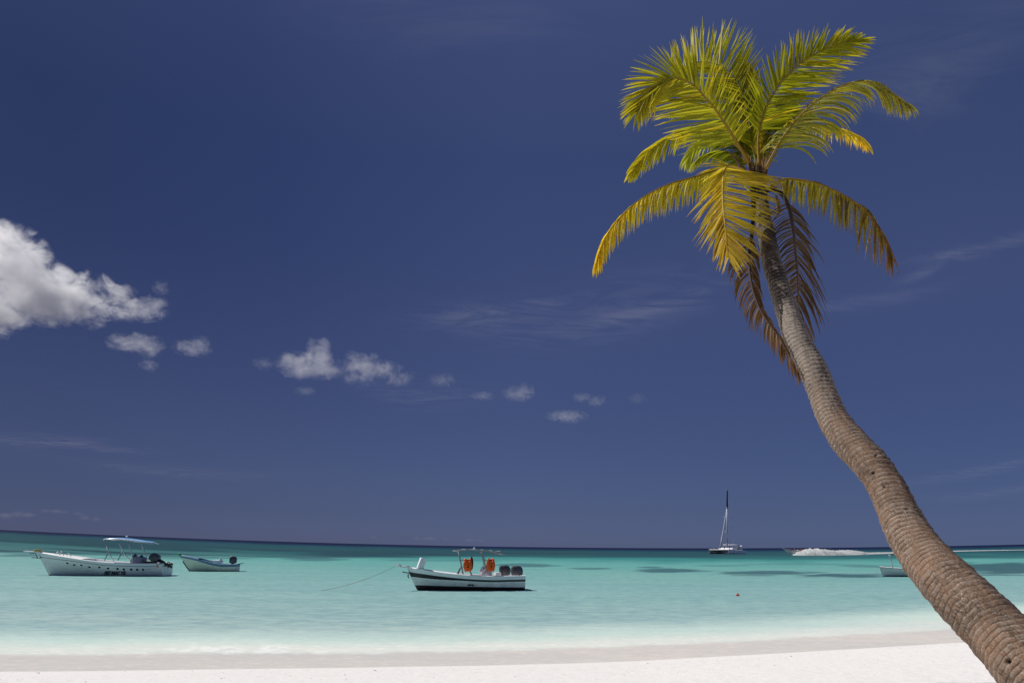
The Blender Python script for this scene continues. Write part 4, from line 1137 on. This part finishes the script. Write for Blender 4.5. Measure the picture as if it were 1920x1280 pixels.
    # wake: a ridge of thrown foam that dies away astern
    path = [(1492, 1040.5, .3, .5), (1500, 1040.6, .9, 1.0), (1513, 1040.6, 1.7, 1.9), (1532, 1040.4, 1.9, 2.6), (1550, 1040.0, 1.6, 2.6), (1566, 1039.8, .9, 2.6), (1582, 1039.4, 1.45, 2.5), (1596, 1039.0, 1.3, 2.4), (1606, 1038.6, .8, 2.2),
            (1630, 1038.0, .55, 2.0), (1665, 1036.8, .45, 2.0), (1720, 1035.0, .32, 2.2), (1790, 1033.0, .26, 2.6), (1870, 1031.4, .24, 3.0), (1980, 1030.2, .2, 3.2)]
    ctr = [(*water_at(a, b), c * u / .2, d) for a, b, c, d in path]
    ctr = [(a, b, c, d, e * 3.0) for a, b, c, d, e in ctr]; C = catmull(ctr, 700); org = Vector(C[0][:3]); rows = []
    for i, q in enumerate(C):
        a = Vector(C[max(0, i - 1)][:3]); b = Vector(C[min(len(C) - 1, i + 1)][:3]); t = (b - a); t.z = 0; t.normalize(); n = Vector((-t.y, t.x, 0)); row = []
        hh, wd = max(q[3], .12), q[4]
        for j in range(15):
            f = j / 14 * 2 - 1
            nn = mnoise.noise(Vector((q[0] * .9, f * 4.2, 3))) * .35 + mnoise.noise(Vector((q[0] * 2.6, f * 10, 7))) * .3 + mnoise.noise(Vector((q[0] * 7, f * 11, 1))) * .4
            z = hh * (1 - f * f) ** .8 * (1 + nn * .8) - (.08 if abs(f) > .98 else 0)
            row.append(Vector(q[:3]) + n * f * wd * (1 + .2 * nn) + Vector((0, 0, max(z, -.06))) - org)
        rows.append(row)
    mb = MB(); mb.grid(rows, 0)
    for i in range(1600):   # thrown drops
        k_ = int(random.random() ** 1.5 * 420); q = C[k_]; hh = q[3]
        p_ = Vector(q[:3]) - org + Vector((random.gauss(0, .6), random.gauss(0, q[4] * .5), hh * random.uniform(.5, 1.35))); s_ = random.uniform(.03, .09)
        mb.add([p_ + Vector((s_, 0, 0)), p_ + Vector((-s_, 0, 0)), p_ + Vector((0, s_, 0)), p_ + Vector((0, -s_, 0)), p_ + Vector((0, 0, s_)), p_ - Vector((0, 0, s_))], [(0, 2, 4), (2, 1, 4), (1, 3, 4), (3, 0, 4), (2, 0, 5), (1, 2, 5), (3, 1, 5), (0, 3, 5)], 0)
    m, t, out = new_mat("white_foam"); d = t.new("ShaderNodeBsdfDiffuse"); t.put(d.inputs[0], t.mix(t.noise(t.coord(), 1.5, 5, .7), (.90, .92, .92, 1), (.97, .97, .97, 1)))
    tl = t.new("ShaderNodeBsdfTranslucent"); tl.inputs[0].default_value = (.97, .97, .97, 1); mx = t.new("ShaderNodeMixShader"); mx.inputs[0].default_value = .62
    t.l.new(d.outputs[0], mx.inputs[1]); t.l.new(tl.outputs[0], mx.inputs[2]); t.l.new(mx.outputs[0], out.inputs[0])
    o = mb.build("wake_foam", m); o.location = org; tag(o, kind="stuff")

    # ---- red buoy
    p = water_at(1383, 1116.5); k = p.y / F
    r = empty("buoy", p); tag(r, "small round red buoy floating alone right of the striped boat", "buoy")
    rb = 3.1 * k
    m = MB(); m.ellipsoid((0, 0, rb * .55), (rb, rb, rb * .95), 20, 12); m.build("float", paint("red_buoy", (.50, .025, .02), .4, .5), r)
    m = MB(); m.tube([(rb * .92 * math.cos(a), rb * .92 * math.sin(a), rb * .95) for a in [2 * math.pi * i / 24 for i in range(25)]], rb * .12, 6, caps=False); m.build("collar", paint("faded_pink", (.70, .35, .30), .5, .4), r)
    m = MB(); m.tube([(0, 0, rb * 1.4), (0, 0, rb * 1.62)], rb * .22, 10); m.tube([(rb * .16 * math.cos(a), 0, rb * 1.68 + rb * .16 * math.sin(a)) for a in [2 * math.pi * i / 12 for i in range(13)]], rb * .05, 6); m.build("lifting_eye", paint("dark_eye", (.08, .01, .01), .5, .4), r)


# ------------------------------------------------------------------ light, sky, clouds
SUN = Vector((-.70, .35, 1.0)).normalized()
SUN_EL = math.asin(SUN.z)


def build_light():
    d = bpy.data.lights.new("sun", 'SUN'); d.energy = SUN_STRENGTH; d.angle = math.radians(.5); d.color = (1, .965, .91)
    o = link(bpy.data.objects.new("sun", d)); o.rotation_euler = SUN.to_track_quat('Z', 'Y').to_euler(); o.location = SUN * 200
    w = bpy.data.worlds.new("World"); scene.world = w; w.use_nodes = True
    w.node_tree.nodes.clear(); t = NT(w.node_tree)
    out = t.new("ShaderNodeOutputWorld"); bg = t.new("ShaderNodeBackground"); bg.inputs[1].default_value = .1
    sky = t.new("ShaderNodeTexSky", sky_type='NISHITA'); sky.sun_disc = False
    sky.sun_elevation = SUN_EL; sky.sun_rotation = math.atan2(SUN.x, SUN.y)
    sky.air_density = 1.0; sky.dust_density = .2; sky.ozone_density = 2.0
    P = t.coord("Generated"); sp = t.new("ShaderNodeSeparateXYZ"); t.l.new(P, sp.inputs[0])
    z = sp.outputs[2]
    # polarised deep blue: the clear-sky model toned by height above the horizon
    tone = t.ramp(z, SKY_TONE)
    c = t.mix(1.0, sky.outputs[0], tone, 'MULTIPLY')
    xx = t.mapr(sp.outputs[0], -1, 1, 0, 1, False)
    hi = t.ramp(xx, [(0, (.19, .21, .25)), (.25, (.235, .26, .29)), (.35, (.30, .325, .36)), (.5, (.5, .5, .5)), (.75, (.665, .65, .63)), (1, (.7, .68, .66))])
    lo = t.ramp(xx, [(0, (.28, .28, .28)), (.225, (.34, .33, .335)), (.5, (.5, .5, .5)), (.775, (.515, .545, .565)), (1, (.52, .55, .57))])
    side = t.vmath('SCALE', t.mix(t.mapr(z, .10, .42, 0, 1), lo, hi), 2.0)
    c = t.mix(1.0, c, side, 'MULTIPLY')
    # thin cirrus: wind-drawn streaks, each at its own bearing and height in the sky
    zz = t.math('MAXIMUM', z, .02)
    uv = t.vmath('SCALE', P, t.math('DIVIDE', 1.0, zz))
    n1 = t.noise(t.mapping(uv, (1.1, 2.4, 0), (0, 0, math.radians(-12))), 2.2, 8, .68, 1.2)
    wisp = t.mapr(n1, .34, .72, 0, 1)
    tot = None
    for (px_, py_, ang, ln, wd, k) in CIRRUS:
        c0 = (at(px_, py_, 1) - cam.location).normalized(); a_ = math.radians(ang)
        e1 = at(px_ + math.cos(a_), py_ - math.sin(a_), 1) - at(px_, py_, 1); e1 = (e1 - c0 * e1.dot(c0)).normalized(); e2 = c0.cross(e1)
        sc = (at(px_ + 1, py_, 1) - cam.location).normalized(); sc = (sc - c0).length
        fa = t.math('DIVIDE', t.vmath('DOT_PRODUCT', P, tuple(e1), out=1), ln * sc); fb = t.math('DIVIDE', t.vmath('DOT_PRODUCT', P, tuple(e2), out=1), wd * sc)
        # the streak bends a little along its length
        fb = t.math('ADD', fb, t.math('MULTIPLY', t.math('MULTIPLY', fa, fa), .6))
        q = t.math('ADD', t.math('MULTIPLY', fa, fa), t.math('MULTIPLY', fb, fb))
        g = t.math('MULTIPLY', t.math('EXPONENT', t.math('MULTIPLY', q, -1.0)), k)
        g = t.math('MULTIPLY', g, t.math('GREATER_THAN', t.vmath('DOT_PRODUCT', P, tuple(c0), out=1), 0.2))
        tot = g if tot is None else t.math('ADD', tot, g)
    ci = t.math('MULTIPLY', tot, wisp)
    add = t.new("ShaderNodeMix", data_type='RGBA', blend_type='ADD'); t.put(add.inputs[0], ci); t.put(add.inputs[6], c); t.put(add.inputs[7], CIRRUS_COL)
    c = add.outputs[2]
    t.l.new(c, bg.inputs[0]); t.l.new(bg.outputs[0], out.inputs[0])


def make_cloud(blobs, D, label, dens=.02, seed=0.0, amp=1.0, detail=1.0):
    """a cumulus: soft lobes broken up by turbulence, lit by the sun. blobs: px, py, rx, ry in photograph pixels"""
    k = D / F
    c0 = at(sum(b[0] for b in blobs) / len(blobs), sum(b[1] for b in blobs) / len(blobs), D)
    L = []
    wts = [(b + (1.0,))[4] for b in blobs]; blobs = [b[:4] for b in blobs]
    for i, (x, y, rx, ry) in enumerate(blobs):
        p = at(x, y, D + random.uniform(-.3, .3) * rx * k) - c0
        L.append((p, rx * k, max(rx * .75, ry) * k, ry * k))
    mb = MB()
    for p, a, b, c in L: mb.ellipsoid(p, (a * 1.02, b * 1.02, c * 1.02), 20, 12)
    if len(L) > 1:
        o = mb.build("cloud", [], None)
        md = o.modifiers.new("r", 'REMESH'); md.mode = 'VOXEL'; md.voxel_size = max(b[1] for b in L) / 9
        dg = bpy.context.evaluated_depsgraph_get(); me = bpy.data.meshes.new_from_object(o.evaluated_get(dg))
        old = o.data; o.modifiers.clear(); o.data = me; bpy.data.meshes.remove(old); me.name = "cloud"; me.materials.clear()
    else:
        o = mb.build("cloud", [], None)
    o.location = c0
    m, t, out = new_mat("cloud_vapour")
    P = t.coord("Object"); f = None
    for (p, a, b, c), wt in zip(L, wts):
        v = t.vmath('SUBTRACT', P, tuple(p)); v = t.vmath('DIVIDE', v, (a, b, c))
        g = t.math('MULTIPLY', t.math('SUBTRACT', 1.0, t.vmath('LENGTH', v, out=1)), wt)
        f = g if f is None else t.math('SMOOTH_MAX', f, g, .12)
    size = max(b[1] for b in L)
    # turbulence scales with the cloud's own height
    s0 = 1.0 / (min(max(b[3] for b in L), 190 * k) * .9)
    q = t.vmath('ADD', P, (seed * 1371.0, seed * 733.0, seed * 411.0))
    n = t.noise(t.mapping(q, (1, 1, 1.25)), s0 * 1.7 * detail, 8, .66, .5)
    e = t.math('ADD', f, t.math('MULTIPLY', t.math('SUBTRACT', n, .52), 2.6 * amp))
    den = t.mapr(e, .12, .85, 0, dens * 1.5 / (k / 3.125), False)
    den = t.math('MULTIPLY', den, t.mapr(f, .0, .12, 0, 1))
    pv = t.new("ShaderNodeVolumePrincipled"); pv.inputs["Color"].default_value = (.99, .985, .99, 1)
    pv.inputs["Anisotropy"].default_value = .4
    t.put(pv.inputs["Density"], den)
    t.l.new(pv.outputs[0], out.inputs["Volume"])
    m.cycles.volume_step_rate = .6
    o.data.materials.append(m)
    tag(o, label, "cloud", "small clouds drifting above the sea" if D > 4100 else None)
    return o


def build_clouds():
    make_cloud([(-60, 540, 130, 95), (10, 490, 85, 82), (60, 545, 95, 72), (120, 560, 80, 55, .9), (-90, 588, 90, 34, .7), (10, 590, 70, 30, .65), (85, 588, 62, 28, .6), (185, 565, 62, 42, .6), (150, 588, 70, 30, .5), (170, 535, 46, 32, .55), (222, 560, 45, 34, .42)], 4000,
               "large bright white cumulus cloud at the left edge of the sky", .0095, 1.0, 1.2, 1.4)
    S = [([(262, 580, 56, 24, .9), (292, 575, 28, 26, .9), (235, 585, 50, 20, .6)], "flat bright cloud just right of the large white cloud", .018),
         ([(255, 643, 58, 20, .9), (282, 650, 30, 26, .8), (230, 645, 40, 16, .6)], "flat oblong cloud below the large white cloud", .015),
         ([(279, 685, 22, 15)], "tiny faint cloud under the flat oblong cloud", .010),
         ([(360, 652, 42, 18), (378, 645, 22, 18)], "ragged thin cloud right of the flat oblong cloud", .013),
         ([(303, 541, 20, 16)], "tiny faint puff above the flat bright cloud", .009),
         ([(4, 622, 20, 18)], "tiny puff under the large white cloud at the picture edge", .012),
         ([(575, 685, 66, 32, .9), (598, 665, 28, 40), (545, 676, 34, 24, .8), (610, 692, 50, 24, .6)], "plump cloud with a raised right lobe left of mid sky", .018),
         ([(573, 732, 24, 11)], "tiny cloud under the plump cloud with a raised lobe", .010),
         ([(495, 682, 26, 14)], "faint thin puff left of the plump cloud", .007),
         ([(690, 690, 52, 30, .9), (668, 680, 26, 30), (718, 692, 40, 20, .8), (676, 708, 40, 22, .7), (745, 700, 40, 20, .5)], "wedge shaped cloud right of the plump cloud", .016),
         ([(745, 714, 28, 14)], "small ragged cloud right of the wedge shaped cloud", .010),
         ([(830, 712, 34, 15)], "faint twin puff right of the small ragged cloud", .007),
         ([(905, 742, 28, 11)], "thin low cloud left of the rounded cloud in mid sky", .010),
         ([(972, 738, 38, 18), (985, 733, 22, 18)], "rounded small cloud in mid sky", .014),
         ([(1062, 780, 48, 13), (1070, 784, 26, 13)], "flat wedge cloud lowest of the row", .014),
         ([(1092, 745, 26, 11), (1118, 752, 24, 14)], "slanted small cloud above the flat wedge cloud", .012),
         ([(1195, 747, 24, 14)], "faintest puff at the right end of the row", .006)]
    for i, (b, l, d) in enumerate(S):
        make_cloud(b, 5000 + 60 * i, l, d * .16, 2.0 + i * .37, 1.15, .8)
    far = [([(10, 966, 22, 7), (34, 963, 16, 8), (52, 965, 20, 6)], "low hazy cloud on the horizon at the left edge"), ([(84, 957, 14, 5), (106, 958, 18, 6), (122, 960, 10, 4)], "thin hazy cloud above the horizon near the left edge"),
           ([(146, 962, 12, 5), (158, 970, 14, 7), (180, 973, 12, 6)], "small hazy cloud over the canopy boat"), ([(700, 1006, 10, 6)], "tiny hazy cloud peak above the horizon left of centre"),
           ([(782, 1008, 12, 5), (806, 1009, 20, 5), (836, 1010, 10, 4)], "faint hazy cloud bank above the black striped boat"), ([(880, 1012, 16, 5), (902, 1013, 10, 4)], "faint hazy cloud right of the cloud bank on the horizon")]
    for i, (b, l) in enumerate(far):
        make_cloud(b, 9000 + 100 * i, l, .0011, 9.0 + i * .41, 1.2, 1.2)


# ------------------------------------------------------------------ put it together
SUN_STRENGTH = 4.6
SKY_TONE = [(0.0, (.12, .165, .43)), (.02, (.125, .16, .393)), (.05, (.135, .156, .33)), (.097, (.16, .17, .312)), (.173, (.19, .188, .31)),
            (.315, (.239, .222, .338)), (.49, (.245, .24, .358)), (.617, (.345, .31, .43)), (1.0, (.40, .36, .46))]
CIRRUS = [(930, 590, 8, 130, 22, .9), (1230, 578, 14, 170, 14, .8), (1080, 620, 5, 200, 30, .5), (1830, 470, 12, 110, 14, 1.1), (1740, 507, 28, 50, 10, .8), (1600, 570, 6, 140, 14, .6),
          (1850, 880, 12, 140, 12, .7), (1860, 925, 8, 110, 10, .6), (60, 828, -3, 110, 12, 1.0), (180, 838, -8, 90, 8, .7), (330, 885, -4, 160, 10, .6), (780, 742, -6, 120, 22, .55),
          (1700, 190, 20, 180, 60, .5), (860, 30, 0, 300, 70, .35), (1760, 90, 15, 160, 50, .4), (1150, 560, 16, 240, 40, .35)]
CIRRUS_COL = (.50, .45, .42, 1)
scene.view_settings.view_transform = 'Standard'
scene.view_settings.look = 'None'
scene.view_settings.exposure = 0
scene.view_settings.gamma = 1
scene.cycles.use_denoising = True
scene.cycles.max_bounces = 10
scene.cycles.transparent_max_bounces = 16
scene.cycles.volume_bounces = 10
scene.cycles.volume_step_rate = .6
scene.cycles.volume_max_steps = 512
build_light()
build_clouds()
build_sea()
build_sand()
build_palm()
build_boats()
